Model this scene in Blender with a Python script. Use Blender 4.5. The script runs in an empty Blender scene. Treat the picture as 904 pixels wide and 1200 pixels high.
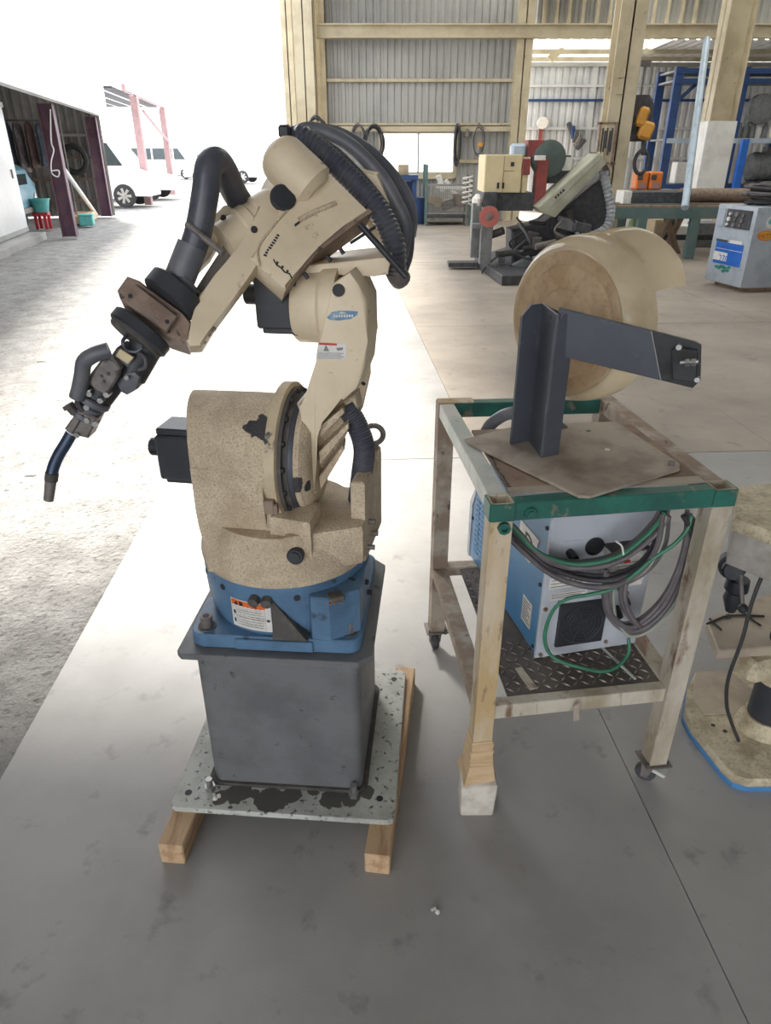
import bpy, bmesh, math, random
from mathutils import Vector as V, Matrix, noise
random.seed(7)
S = bpy.context.scene
COL = S.collection
# ------------------------------------------------------------------ camera, sky, exposure
F, CAMH, TILT = 812.0, 1.45, math.radians(27.3)
cd = bpy.data.cameras.new('camera'); cam = bpy.data.objects.new('camera', cd); COL.objects.link(cam)
cam.location = (0, 0, CAMH); cam.rotation_euler = (math.pi/2 - TILT, 0, 0)
cd.sensor_fit = 'VERTICAL'; cd.sensor_height = 36.0; cd.lens = 36.0*F/1200.0; cd.clip_start = .02; cd.clip_end = 400
S.camera = cam
w = bpy.data.worlds.new('sky'); S.world = w; w.use_nodes = True
bg = w.node_tree.nodes['Background']; bg.inputs[0].default_value = (.93, .955, 1, 1); bg.inputs[1].default_value = 2.1
sd = bpy.data.lights.new('sun', 'SUN'); sun = bpy.data.objects.new('sun', sd); COL.objects.link(sun)
sd.energy = 8.5; sd.angle = math.radians(13); sd.color = (1, .95, .88)
sun.rotation_euler = V((.30, -.55, -.78)).to_track_quat('-Z', 'Y').to_euler()
S.view_settings.view_transform = 'Standard'; S.view_settings.look = 'None'
S.view_settings.gamma = 1; S.view_settings.use_curve_mapping = False
S.view_settings.exposure = 1.12

# ------------------------------------------------------------------ helpers
def ray(px, py):
    x = (px-452)/F; y = -(py-600)/F
    return V((x, math.cos(TILT)+y*math.sin(TILT), -math.sin(TILT)+y*math.cos(TILT)))
CAM = V((0, 0, CAMH))
def G(px, py, z=0.0):                     # point seen at a pixel, at height z
    r = ray(px, py); return CAM + r*((z-CAMH)/r.z)
def A(px, py, Y):                         # point seen at a pixel, at distance Y
    r = ray(px, py); return CAM + r*(Y/r.y)
def onplane(px, py, p0, n):
    r = ray(px, py); return CAM + r*((p0-CAM).dot(n)/r.dot(n))
def nb(): return bmesh.new()
ORG = {}
def finish(o, label=None, cat=None, group=None, kind=None):
    if label: o['label'] = label
    if cat: o['category'] = cat
    if group: o['group'] = group
    if kind: o['kind'] = kind
    return o
def thing(name, label, cat, loc=(0, 0, 0), group=None):
    o = bpy.data.objects.new(name, None); COL.objects.link(o); o.location = loc; o.empty_display_size = .05
    ORG[o.name] = V(loc)
    return finish(o, label, cat, group)
class Part:                                # a part whose first mesh is the part itself, the rest its sub-parts
    def __init__(self, root): self.root = root; self.first = None
def depth(o): return 0 if o.parent is None else 1+depth(o.parent)
def settle(parent):
    if isinstance(parent, Part): parent = parent.first or parent.root
    while parent is not None and depth(parent) > 1: parent = parent.parent
    return parent
def obj(name, bm, mat, parent=None, label=None, cat=None, group=None, kind=None, smooth=35, loc=None):
    me = bpy.data.meshes.new(name); part = parent if isinstance(parent, Part) and parent.first is None else None
    parent = settle(parent)
    org = ORG[parent.name] if parent else (V(loc) if loc is not None else V((0, 0, 0)))
    if org.length: bmesh.ops.translate(bm, verts=bm.verts, vec=-org)
    bmesh.ops.recalc_face_normals(bm, faces=bm.faces)
    bm.to_mesh(me); bm.free()
    if smooth:
        me.shade_smooth(); me.set_sharp_from_angle(angle=math.radians(smooth))
    me.materials.append(mat)
    o = bpy.data.objects.new(name, me); COL.objects.link(o)
    if parent: o.parent = parent
    elif loc is not None: o.location = org
    ORG[o.name] = org
    if part: part.first = o
    return finish(o, label, cat, group, kind)
def basis(axis, up=(0, 0, 1)):
    a = V(axis).normalized(); u = V(up)
    if abs(a.dot(u.normalized())) > .98: u = V((0, 1, 0))
    x = u.cross(a).normalized(); y = a.cross(x)
    return x, y, a
def box(bm, c, s, R=None, bev=0.0):
    c = V(c); vs = []
    R = R or Matrix.Identity(3)
    for dx in (-.5, .5):
        for dy in (-.5, .5):
            for dz in (-.5, .5):
                vs.append(bm.verts.new(c + R @ V((dx*s[0], dy*s[1], dz*s[2]))))
    fs = [bm.faces.new([vs[i] for i in f]) for f in ((0,1,3,2),(4,6,7,5),(0,4,5,1),(2,3,7,6),(0,2,6,4),(1,5,7,3))]
    if bev:
        es = list({e for f in fs for e in f.edges})
        bmesh.ops.bevel(bm, geom=es, offset=bev, segments=1, affect='EDGES', profile=.5)
    return bm
def bx(x0, x1, y0, y1, z0, z1, bev=0, bm=None):
    return box(bm or nb(), ((x0+x1)/2, (y0+y1)/2, (z0+z1)/2), (abs(x1-x0), abs(y1-y0), abs(z1-z0)), None, bev)
def lathe(bm, p0, axis, prof, seg=24, up=(0, 0, 1), a0=0, a1=2*math.pi, caps=True):
    x, y, a = basis(axis, up); p0 = V(p0); full = abs(a1-a0-2*math.pi) < 1e-6
    n = seg if full else seg+1
    rings = []
    for r, h in prof:
        rings.append([bm.verts.new(p0 + a*h + (x*math.cos(a0+(a1-a0)*i/seg) + y*math.sin(a0+(a1-a0)*i/seg))*max(r, 1e-5)) for i in range(n)])
    for k in range(len(rings)-1):
        for i in range(seg):
            j = (i+1) % n
            bm.faces.new((rings[k][i], rings[k][j], rings[k+1][j], rings[k+1][i]))
    if caps and full:
        bm.faces.new(rings[0][::-1]); bm.faces.new(rings[-1])
    return bm
def cyl(bm, p0, p1, r, r1=None, seg=16, bev=0):
    p0 = V(p0); p1 = V(p1); L = (p1-p0).length; r1 = r if r1 is None else r1
    prof = [(r, 0), (r1, L)] if not bev else [(r-bev, 0), (r, bev), (r1, L-bev), (r1-bev, L)]
    return lathe(bm, p0, p1-p0, prof, seg)
def spline(pts, n=8):
    pts = [V(p) for p in pts]; out = []
    P = [pts[0]*2-pts[1]] + pts + [pts[-1]*2-pts[-2]]
    for i in range(1, len(P)-2):
        a, b, c, d = P[i-1], P[i], P[i+1], P[i+2]
        for k in range(n):
            t = k/n
            out.append(.5*((2*b)+(c-a)*t+(2*a-5*b+4*c-d)*t*t+(3*b-a-3*c+d)*t**3))
    out.append(pts[-1]); return out
def tube(bm, pts, r, seg=8, n=6, ridge=0, pitch=.006, smoothit=True):
    pts = spline(pts, n) if smoothit else [V(p) for p in pts]
    if ridge:                              # resample evenly, every other ring small
        d = [0]
        for a, b in zip(pts, pts[1:]): d.append(d[-1]+(b-a).length)
        m = max(4, int(d[-1]/pitch*2)); q = []; k = 0
        for i in range(m+1):
            s = d[-1]*i/m
            while k < len(d)-2 and d[k+1] < s: k += 1
            t = (s-d[k])/max(d[k+1]-d[k], 1e-9); q.append(pts[k].lerp(pts[k+1], t))
        pts = q
    tg = [(pts[min(i+1, len(pts)-1)]-pts[max(i-1, 0)]).normalized() for i in range(len(pts))]
    x, y, _ = basis(tg[0]); rings = []
    for i, p in enumerate(pts):
        x = (x - tg[i]*x.dot(tg[i])).normalized(); y = tg[i].cross(x)
        rr = (r[0]+(r[1]-r[0])*i/(len(pts)-1)) if isinstance(r, tuple) else r
        if ridge and i % 2: rr -= ridge
        rings.append([bm.verts.new(p + (x*math.cos(2*math.pi*j/seg)+y*math.sin(2*math.pi*j/seg))*rr) for j in range(seg)])
    for a, b in zip(rings, rings[1:]):
        for j in range(seg):
            k = (j+1) % seg; bm.faces.new((a[j], a[k], b[k], b[j]))
    bm.faces.new(rings[0][::-1]); bm.faces.new(rings[-1])
    return bm
def prism(bm, pts, vec, bev=0, seg=1):      # polygon in space, extruded by vec
    pts = [V(p) for p in pts]; vec = V(vec)
    a = [bm.verts.new(p) for p in pts]; b = [bm.verts.new(p+vec) for p in pts]
    n = len(pts); fs = [bm.faces.new(a[::-1]), bm.faces.new(b)]
    for i in range(n): fs.append(bm.faces.new((a[i], a[(i+1) % n], b[(i+1) % n], b[i])))
    if bev:
        es = list({e for f in fs[:2] for e in f.edges})
        bmesh.ops.bevel(bm, geom=es, offset=bev, segments=seg, affect='EDGES', profile=.5)
    return bm
def pbox(x0, y0, x1, y1, Y, dep, bev=0, bm=None):   # upright box whose front at distance Y spans those sight lines
    ym = (y0+y1)/2
    xa, xb = A(x0, ym, Y).x, A(x1, ym, Y).x; za, zb = A((x0+x1)/2, y1, Y).z, A((x0+x1)/2, y0, Y).z
    return bx(xa, xb, Y, Y+dep, za, zb, bev, bm)
def rot_z(deg): return Matrix.Rotation(math.radians(deg), 3, 'Z')
def corr(bm, p0, along, up, L, H, pitch=.2, amp=.025, th=.003):   # corrugated sheet as real folded metal
    along = V(along).normalized(); up = V(up).normalized(); nrm = along.cross(up); p0 = V(p0)
    n = max(1, round(L/pitch)); pr = []
    for i in range(n):
        for t, h in ((0, 0), (.25, 0), (.4, 1), (.85, 1)): pr.append(((i+t)*L/n, h*amp))
    pr.append((L, 0))
    lo = [bm.verts.new(p0+along*a+nrm*h) for a, h in pr]; hi = [bm.verts.new(p0+along*a+nrm*h+up*H) for a, h in pr]
    for i in range(len(pr)-1): bm.faces.new((lo[i], lo[i+1], hi[i+1], hi[i]))
    return bm
def text(name, s, size, mat, parent, origin, ax, ay, depth=.0006, align='CENTER'):
    cu = bpy.data.curves.new(name, 'FONT'); cu.body = s; cu.size = size; cu.extrude = depth/2
    cu.align_x = align; cu.align_y = 'CENTER'; cu.resolution_u = 2
    parent = settle(parent)
    t = bpy.data.objects.new(name, cu); COL.objects.link(t)
    bpy.context.view_layer.update()
    me = bpy.data.meshes.new_from_object(t.evaluated_get(bpy.context.evaluated_depsgraph_get()))
    bpy.data.objects.remove(t); bpy.data.curves.remove(cu)
    ax = V(ax).normalized(); ay = V(ay); ay = (ay-ax*ay.dot(ax)).normalized(); az = ax.cross(ay)
    org = ORG[parent.name]; o0 = V(origin)-org
    for v in me.vertices: v.co = o0+ax*v.co.x+ay*v.co.y+az*v.co.z
    me.materials.clear(); me.materials.append(mat)
    o = bpy.data.objects.new(name, me); COL.objects.link(o); o.parent = parent; ORG[o.name] = org
    return o
def quad(bm, o, ax, ay, x0, x1, y0, y1, lift=.0004):       # thin flat print on a surface
    ax = V(ax).normalized(); ay = V(ay).normalized(); n = ax.cross(ay); o = V(o)
    prism(bm, [o+ax*x0+ay*y0, o+ax*x1+ay*y0, o+ax*x1+ay*y1, o+ax*x0+ay*y1], n*lift)
    return bm

# ------------------------------------------------------------------ materials
MATS = {}
def mat(name, c, rough=.6, metal=0.0, c2=None, scale=6, lo=.45, hi=.62, c3=None, scale3=30, lo3=.62, hi3=.68, bump=0.0, bscale=80, rv=0.0,
        trans=0.0, patch=None, stretch=None, coat=0.0):
    m = bpy.data.materials.new(name); m.use_nodes = True; nt = m.node_tree; N = nt.nodes; Lk = nt.links
    b = N['Principled BSDF']; b.inputs['Roughness'].default_value = rough; b.inputs['Metallic'].default_value = metal
    b.inputs['Coat Weight'].default_value = coat
    tc = N.new('ShaderNodeTexCoord'); src = tc.outputs['Object']
    if stretch:
        mp = N.new('ShaderNodeMapping'); mp.inputs['Scale'].default_value = stretch; Lk.new(src, mp.inputs[0]); src = mp.outputs[0]
    def nz(sc, det=7):
        n = N.new('ShaderNodeTexNoise'); n.inputs['Scale'].default_value = sc; n.inputs['Detail'].default_value = det; n.inputs['Roughness'].default_value = .62
        Lk.new(src, n.inputs['Vector']); return n.outputs[0]
    def rng(v, a, e):
        r = N.new('ShaderNodeMapRange'); r.inputs[1].default_value = a; r.inputs[2].default_value = e; Lk.new(v, r.inputs[0]); return r.outputs[0]
    def mixc(f, a, bcol):
        x = N.new('ShaderNodeMix'); x.data_type = 'RGBA'; Lk.new(f, x.inputs[0])
        if isinstance(a, tuple): x.inputs[6].default_value = (*a, 1)
        else: Lk.new(a, x.inputs[6])
        x.inputs[7].default_value = (*bcol, 1); return x.outputs[2]
    if c2 is None: c2 = tuple(v*.82 for v in c)
    f = rng(nz(scale), lo, hi); out = mixc(f, c, c2)
    if c3: out = mixc(rng(nz(scale3, 4), lo3, hi3), out, c3)
    if patch:                              # worn-through paint at given places
        for (pc, pr_, pcol) in patch:
            d = N.new('ShaderNodeVectorMath'); d.operation = 'DISTANCE'; Lk.new(tc.outputs['Object'], d.inputs[0]); d.inputs[1].default_value = pc
            nn = N.new('ShaderNodeTexNoise'); nn.inputs['Scale'].default_value = 45; Lk.new(tc.outputs['Object'], nn.inputs['Vector'])
            a = N.new('ShaderNodeMath'); a.operation = 'MULTIPLY_ADD'; Lk.new(nn.outputs[0], a.inputs[0]); a.inputs[1].default_value = pr_*.9; Lk.new(d.outputs['Value'], a.inputs[2])
            out = mixc(rng(a.outputs[0], pr_*1.42, pr_*1.36), out, pcol)
    Lk.new(out, b.inputs['Base Color'])
    if rv:
        r = N.new('ShaderNodeMapRange'); r.inputs[1].default_value = .3; r.inputs[2].default_value = .7
        r.inputs[3].default_value = max(.05, rough-rv); r.inputs[4].default_value = min(1, rough+rv)
        Lk.new(nz(scale*2.3), r.inputs[0]); Lk.new(r.outputs[0], b.inputs['Roughness'])
    if bump:
        bp = N.new('ShaderNodeBump'); bp.inputs['Strength'].default_value = bump; bp.inputs['Distance'].default_value = .02 if name == 'gravel' else .01
        Lk.new(nz(bscale, 5), bp.inputs['Height']); Lk.new(bp.outputs[0], b.inputs['Normal'])
    if trans:
        tr = N.new('ShaderNodeBsdfTranslucent'); Lk.new(out, tr.inputs[0]); mx = N.new('ShaderNodeMixShader'); mx.inputs[0].default_value = trans
        Lk.new(b.outputs[0], mx.inputs[1]); Lk.new(tr.outputs[0], mx.inputs[2]); Lk.new(mx.outputs[0], N['Material Output'].inputs[0])
    MATS[name] = m; return m
def glass(name, tint=(.95, .98, 1), t=.85):
    m = bpy.data.materials.new(name); m.use_nodes = True; nt = m.node_tree; N = nt.nodes
    b = N['Principled BSDF']; b.inputs['Base Color'].default_value = (*tint, 1); b.inputs['Roughness'].default_value = .08
    tr = N.new('ShaderNodeBsdfTransparent'); tr.inputs[0].default_value = (*tint, 1); mx = N.new('ShaderNodeMixShader'); mx.inputs[0].default_value = t
    nt.links.new(b.outputs[0], mx.inputs[1]); nt.links.new(tr.outputs[0], mx.inputs[2]); nt.links.new(mx.outputs[0], N['Material Output'].inputs[0]); return m
concrete = mat('concrete', (.42, .41, .395), .5, c2=(.30, .29, .277), scale=1.3, lo=.38, hi=.66, c3=(.19, .183, .172), scale3=9, lo3=.6, hi3=.8, bump=.06, bscale=150, rv=.05)
concrete_tan = mat('concrete_tan', (.40, .345, .285), .48, c2=(.27, .23, .19), scale=1.1, lo=.38, hi=.66, c3=(.17, .15, .13), scale3=7, lo3=.6, hi3=.8, bump=.06, bscale=150, rv=.05)
subbase = mat('sub_base', (.05, .05, .05), .9)
gravel = mat('gravel', (.345, .338, .325), .95, c2=(.225, .22, .21), scale=5, lo=.4, hi=.65, c3=(.12, .115, .105), scale3=34, lo3=.55, hi3=.72, bump=1.0, bscale=45)
corr_gray = mat('sheet_metal_gray', (.40, .40, .38), .55, c2=(.33, .33, .315), scale=.9, bump=0)
corr_white = mat('sheet_metal_white', (.62, .63, .64), .5, c2=(.5, .51, .52), scale=1.2)
annex_sheet = mat('annex_roof_sheet', (.55, .55, .51), .5, trans=.3)
corr_trans = mat('polycarbonate_sheet', (.62, .62, .58), .4, trans=.5)
beam_cream = mat('beam_paint_cream', (.58, .51, .36), .55, c2=(.47, .40, .27), scale=2.2, c3=(.28, .2, .12), scale3=14, lo3=.66, hi3=.74)
paint_white = mat('white_paint', (.8, .8, .78), .5, c2=(.68, .66, .62), scale=3)
roofm = mat('roof_sheet', (.3, .3, .29), .7)
cream = mat('robot_cream_paint', (.76, .64, .46), .45, c2=(.64, .52, .35), scale=7, lo=.42, hi=.7, c3=(.22, .15, .09), scale3=26, lo3=.64, hi3=.76, bump=.05, bscale=90)
cream_dirty = mat('robot_cream_dirty', (.72, .60, .43), .7, c2=(.50, .39, .265), scale=14, lo=.4, hi=.68, c3=(.36, .27, .19), scale3=230, lo3=.45, hi3=.78, bump=.5, bscale=220,
                  patch=[((-.022, -.100, .918), .036, (.05, .05, .055)), ((.045, -.135, .80), .022, (.06, .055, .055)), ((.075, -.118, .79), .016, (.05, .05, .055))])
cream_ring = mat('robot_cream_ring', (.64, .53, .36), .6, c2=(.45, .35, .23), scale=12, lo=.42, hi=.7, c3=(.05, .05, .055), scale3=17, lo3=.58, hi3=.64, bump=.2, bscale=120)
black_plastic = mat('black_plastic', (.022, .024, .03), .5, c2=(.035, .037, .043), scale=12, bump=.03)
hose_black = mat('hose_black', (.065, .069, .092), .34, c2=(.09, .094, .11), scale=20)
rubber_worn = mat('worn_rubber', (.12, .125, .145), .42, c2=(.165, .165, .175), scale=14)
motor_black = mat('motor_black', (.03, .033, .042), .48, c2=(.045, .048, .056), scale=9)
blue_paint = mat('robot_blue_paint', (.11, .215, .35), .42, c2=(.07, .13, .21), scale=9, lo=.42, hi=.68, c3=(.03, .035, .045), scale3=22, lo3=.6, hi3=.72, bump=.05)
pedestal_gray = mat('pedestal_gray', (.165, .168, .172), .48, c2=(.125, .127, .13), scale=7, c3=(.035, .035, .035), scale3=24, lo3=.63, hi3=.72, bump=.05, rv=.1)
plate_dirty = mat('zinc_plate_dirty', (.55, .56, .51), .6, c2=(.34, .34, .31), scale=9, lo=.45, hi=.7, c3=(.06, .055, .05), scale3=60, lo3=.57, hi3=.66, bump=.2,
    patch=[((x, -.212+.012*math.sin(x*40), .016), .026+.012*math.sin(x*90), (.10, .095, .082)) for x in (-.17, -.13, -.09, -.05, .0, .05, .10, .14, .18)])
soot = mat('sooty_metal', (.08, .075, .07), .75, c2=(.16, .14, .12), scale=20, lo=.5, hi=.7)
wood = mat('pine_wood', (.58, .40, .24), .7, c2=(.42, .26, .14), scale=5, stretch=(9, 1.2, 9), c3=(.28, .15, .08), scale3=11, lo3=.62, hi3=.75, bump=.1)
steel = mat('steel', (.45, .45, .44), .38, .85, c2=(.33, .32, .31), scale=20)
steel_dark = mat('mill_scale_steel', (.095, .105, .125), .48, .35, c2=(.065, .07, .085), scale=5, lo=.4, hi=.7, c3=(.13, .14, .155), scale3=18, lo3=.6, hi3=.75, bump=.04)
steel_dark2 = mat('oily_steel', (.055, .057, .06), .5, .3, c2=(.03, .03, .03), scale=22)
brown_metal = mat('heat_stained_metal', (.33, .245, .19), .55, .3, c2=(.22, .155, .12), scale=18, c3=(.09, .07, .06), scale3=40)
gray_metal = mat('gray_cast_metal', (.23, .205, .19), .55, .3, c2=(.16, .14, .13), scale=30)
frame_paint = mat('frame_cream_worn', (.58, .53, .44), .6, c2=(.36, .30, .21), scale=9, lo=.4, hi=.64, c3=(.2, .12, .07), scale3=26, lo3=.58, hi3=.72, bump=.08, stretch=(1, 1, .4))
frame_tan = mat('frame_tan_worn', (.52, .37, .19), .65, c2=(.64, .55, .42), scale=11, lo=.4, hi=.62, c3=(.2, .13, .08), scale3=34, lo3=.58, hi3=.72, bump=.1, stretch=(1, 1, .35))
frame_rust = mat('frame_brown_worn', (.30, .22, .16), .7, c2=(.46, .40, .32), scale=14, c3=(.12, .08, .06), scale3=20, bump=.1)
frame_green = mat('frame_green_paint', (.025, .155, .115), .5, c2=(.02, .10, .08), scale=14, lo=.4, hi=.65, c3=(.26, .21, .15), scale3=18, lo3=.60, hi3=.70, bump=.05)
frame_white = mat('frame_white_worn', (.62, .62, .57), .55, c2=(.45, .5, .45), scale=10, c3=(.1, .25, .2), scale3=14, lo3=.66, hi3=.72)
rust_plate = mat('rusty_plate', (.34, .235, .165), .75, c2=(.22, .15, .11), scale=10, c3=(.13, .09, .075), scale3=40, bump=.1)
base_plate_tan = mat('dusty_steel_plate', (.42, .36, .29), .62, .1, c2=(.28, .23, .185), scale=9, c3=(.36, .40, .26), scale3=3.2, lo3=.66, hi3=.74, bump=.06)
checker_worn = mat('checker_tread_worn', (.36, .32, .28), .45, .5, c2=(.2, .17, .15), scale=30)
checker = mat('checker_plate', (.16, .135, .115), .6, .3, c2=(.10, .085, .075), scale=8, bump=.05)
blue_case = mat('welder_blue', (.085, .27, .50), .42, c2=(.075, .23, .43), scale=6)
gray_case = mat('welder_gray', (.52, .55, .60), .45, c2=(.44, .46, .50), scale=7, c3=(.3, .28, .26), scale3=12, lo3=.68, hi3=.75)
label_white = mat('label_white', (.78, .76, .72), .5, c2=(.66, .63, .57), scale=30)
label_orange = mat('label_orange', (.80, .17, .03), .5, c2=(.7, .14, .03), scale=30)
label_red = mat('label_red', (.55, .05, .04), .5)
ink = mat('ink_black', (.03, .03, .035), .6)
ink_gray = mat('ink_gray', (.23, .23, .23), .6)
label_blue = mat('label_blue', (.09, .22, .40), .5, c2=(.3, .42, .5), scale=60)
cable_gray = mat('cable_gray', (.115, .105, .11), .55, c2=(.16, .14, .145), scale=20)
cable_black = mat('cable_black', (.04, .038, .042), .5)
cable_green = mat('cable_green', (.035, .17, .095), .5, c2=(.05, .22, .13), scale=14)
cable_pale = mat('cable_pale', (.34, .36, .30), .6)
spoolm = mat('yellowed_plastic', (.80, .68, .50), .28, c2=(.60, .43, .27), scale=8, lo=.36, hi=.72, c3=(.44, .29, .16), scale3=45, lo3=.52, hi3=.9, trans=.3, bump=.03, coat=.3)
spoolclear = mat('aged_clear_plastic', (.86, .78, .62), .10, c2=(.74, .64, .47), scale=6, trans=.45, coat=1.0)
tape = mat('masking_tape_wrap', (.62, .45, .27), .75, c2=(.5, .34, .19), scale=12, stretch=(1, 1, 7), bump=.15)
foam = mat('dirty_foam', (.68, .63, .55), .9, c2=(.5, .45, .37), scale=14, bump=.25)
drill_cream = mat('drill_cream_paint', (.60, .53, .37), .6, c2=(.38, .31, .20), scale=17, lo=.42, hi=.62, c3=(.27, .21, .14), scale3=95, lo3=.48, hi3=.8, bump=.2)
drill_gray = mat('drill_worn_gray', (.42, .39, .35), .6, c2=(.3, .27, .24), scale=10, c3=(.14, .12, .1), scale3=22)
drill_top = mat('drill_table_tan', (.47, .40, .31), .6, .2, c2=(.36, .30, .23), scale=8)
blue_edge = mat('blue_edge_paint', (.07, .24, .5), .5)
rack_blue = mat('rack_blue', (.022, .06, .19), .5, c2=(.02, .05, .14), scale=4)
pale_blue_steel = mat('pale_galvanised', (.50, .60, .70), .4, .3)
mach_dark = mat('machine_dark', (.05, .052, .06), .6, c2=(.085, .085, .09), scale=14)
mach_gray = mat('machine_gray', (.20, .21, .21), .55, c2=(.14, .145, .15), scale=10)
mach_green = mat('machine_gray_green', (.42, .42, .33), .5, c2=(.33, .33, .25), scale=5)
mach_cream = mat('machine_cream', (.66, .56, .34), .5, c2=(.6, .5, .3), scale=5)
mach_red = mat('machine_red', (.30, .06, .05), .55, c2=(.2, .05, .045), scale=9)
mach_teal = mat('bench_teal', (.10, .17, .165), .6, c2=(.15, .19, .17), scale=7, c3=(.2, .13, .09), scale3=12)
disc_red = mat('grinding_disc_red', (.5, .15, .13), .7)
orange = mat('orange_plastic', (.72, .20, .035), .5)
yellow = mat('hoist_yellow', (.70, .34, .06), .5)
engine_blue = mat('engine_welder_blue', (.02, .10, .50), .4)
engine_gray = mat('engine_welder_gray', (.42, .47, .53), .45)
panel_blue = mat('panel_blue', (.03, .16, .62), .4)
slat_dark = mat('slat_dark', (.02, .018, .03), .6)
maroon = mat('maroon_steel', (.11, .055, .085), .6, c2=(.15, .08, .10), scale=3)
pink_steel = mat('faded_red_steel', (.36, .23, .235), .6)
shed_wall = mat('shed_sheet', (.30, .29, .27), .6, c2=(.22, .215, .2), scale=2)
rag = mat('work_jackets', (.14, .12, .13), .9, c2=(.3, .25, .25), scale=5, lo=.45, hi=.6, c3=(.05, .05, .07), scale3=12, bump=.3, bscale=20)
rag2 = mat('work_jacket_blue', (.10, .13, .18), .9, c2=(.2, .22, .26), scale=6, bump=.3, bscale=20)
rag3 = mat('work_jacket_brown', (.17, .10, .09), .9, c2=(.09, .06, .06), scale=6, bump=.3, bscale=20)
turquoise = mat('turquoise_plastic', (.12, .48, .46), .5)
red_plastic = mat('red_plastic', (.6, .05, .07), .5)
car_white = mat('car_white', (.86, .87, .88), .3, c2=(.82, .83, .84))
car_blue = mat('truck_blue', (.16, .33, .42), .35, c2=(.2, .38, .46), scale=3)
tyre = mat('tyre', (.03, .03, .033), .8)
winglass = glass('window_glass')
darkglass = mat('car_glass', (.03, .045, .05), .12)
cardboard = mat('cardboard', (.46, .36, .23), .8)
crate_mesh = mat('wire_mesh_steel', (.30, .29, .27), .5, .5)

# ------------------------------------------------------------------ floor and ground
def xl(i, y):                              # lengthwise joints of the concrete floor
    if i == 0: return -.945-.047*y
    return .73+1.68*(i-1) - (.069-.002*i)*y
def yl(j, x): return (-9, -5.6, -2.1, 3.42, 6.62, 11.0, 14.6, 18.45, 23)[j] + .06*x*(1 if 2 < j < 6 else 0)
base = bx(-3, 15.4, -9, 23, -.2, -.03)
floor = obj('floor', base, subbase, kind='structure')
for i in range(0, 9):
    for j in range(0, 8):
        g = .0040; gx = .0014; P = []
        for (a, b, dx, dy) in ((i, j, gx, g), (i+1, j, -gx, g), (i+1, j+1, -gx, -g), (i, j+1, gx, -g)):
            y = yl(b, xl(a, yl(b, 0))); x = xl(a, y); y = yl(b, x)
            P.append(V((x+(0 if a == 0 else dx), y+dy, 0)))
        dz = random.uniform(-.0012, .0012) if j > 2 else 0
        P = [p+V((0, 0, dz)) for p in P]
        bm = nb(); prism(bm, [p-V((0, 0, .06)) for p in P], (0, 0, .06))
        obj('slab', bm, concrete_tan if (j >= 3 and i >= 1) or (j > 2 and i == 0 and False) else concrete, floor, smooth=0)
# yard: rolled gravel with tyre and digger tracks
bm = nb(); nx, ny = 150, 250
rows = []
for j in range(ny+1):
    t = j/ny; y = .2 + 13*(.45*t+.55*t*t); row = []
    for i in range(nx+1):
        s = 1-i/nx; x = xl(0, y)-.004-(7.5*s*(.35+.65*s))
        q = V((x, y, 0)); h = .012*noise.noise(q*2.3)+.007*noise.noise(q*9)+.004*noise.noise(q*24)
        tr = noise.noise(V((x*.8+3, y*.35, 5)))
        if tr > .05:
            h += .0045*math.sin((x*.75+y)*62)*min(1, (tr-.05)*6)*(.6+.4*math.sin((x*.9-y*.35)*40))
        e = min(1, s*9); row.append(bm.verts.new((x, y, -.02+h*(.35+.65*e))))
    rows.append(row)
for j in range(ny):
    for i in range(nx): bm.faces.new((rows[j][i], rows[j][i+1], rows[j+1][i+1], rows[j+1][i]))
ground = obj('ground', bm, gravel, kind='structure', smooth=60)
bm = nb(); prism(bm, [V((-80, -40, -.10)), V((80, -40, -.10)), V((80, 160, -.10)), V((-80, 160, -.10))], (0, 0, .055))
obj('ground_yard', bm, gravel, kind='structure', smooth=0)

# ------------------------------------------------------------------ hall shell
YB = 18.6
xw0, xw1 = A(371, 100, YB).x, A(606, 100, YB).x
wx0, wx1 = A(447, 180, YB).x, A(533, 180, YB).x; wz0, wz1 = A(490, 203, YB).z, A(490, 155, YB).z
ZT = 5.4
bm = nb()
for (a, b, z0, z1) in ((xw0-.3, wx0, -.05, ZT), (wx1, xw1+.3, -.05, ZT), (wx0, wx1, -.05, wz0), (wx0, wx1, wz1, ZT)):
    corr(bm, (a, YB+.06, z0), (1, 0, 0), (0, 0, 1), b-a, z1-z0, .165, .028)
wall_back = obj('wall_back', bm, corr_gray, kind='structure', smooth=0)
bm = nb(); corr(bm, (xw1+.3, YB+.16, A(700, 27, YB).z), (1, 0, 0), (0, 0, 1), 14.6-xw1, ZT-A(700, 27, YB).z, .165, .028)
obj('cladding', bm, corr_gray, wall_back, smooth=0)
def horiz(y0, y1, x0, x1, m, dep=.09, Y=YB-.05, name='purlin'):
    return obj(name, pbox(x0, y0, x1, y1, Y, dep, .006), m, wall_back)
for (y0, y1, x0, x1) in ((92, 96, 381, 606), (144, 147, 385, 606), (187, 191, 536, 606), (207, 210, 395, 533), (233, 236, 400, 606)):
    horiz(y0, y1, x0, x1, beam_cream)
for x in (640, 655, 670, 686, 703, 718, 770, 786, 803, 819, 885):
    obj('stud', pbox(x-1.6, -30, x+1.6, 27, YB, .08), beam_cream, wall_back)
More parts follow.
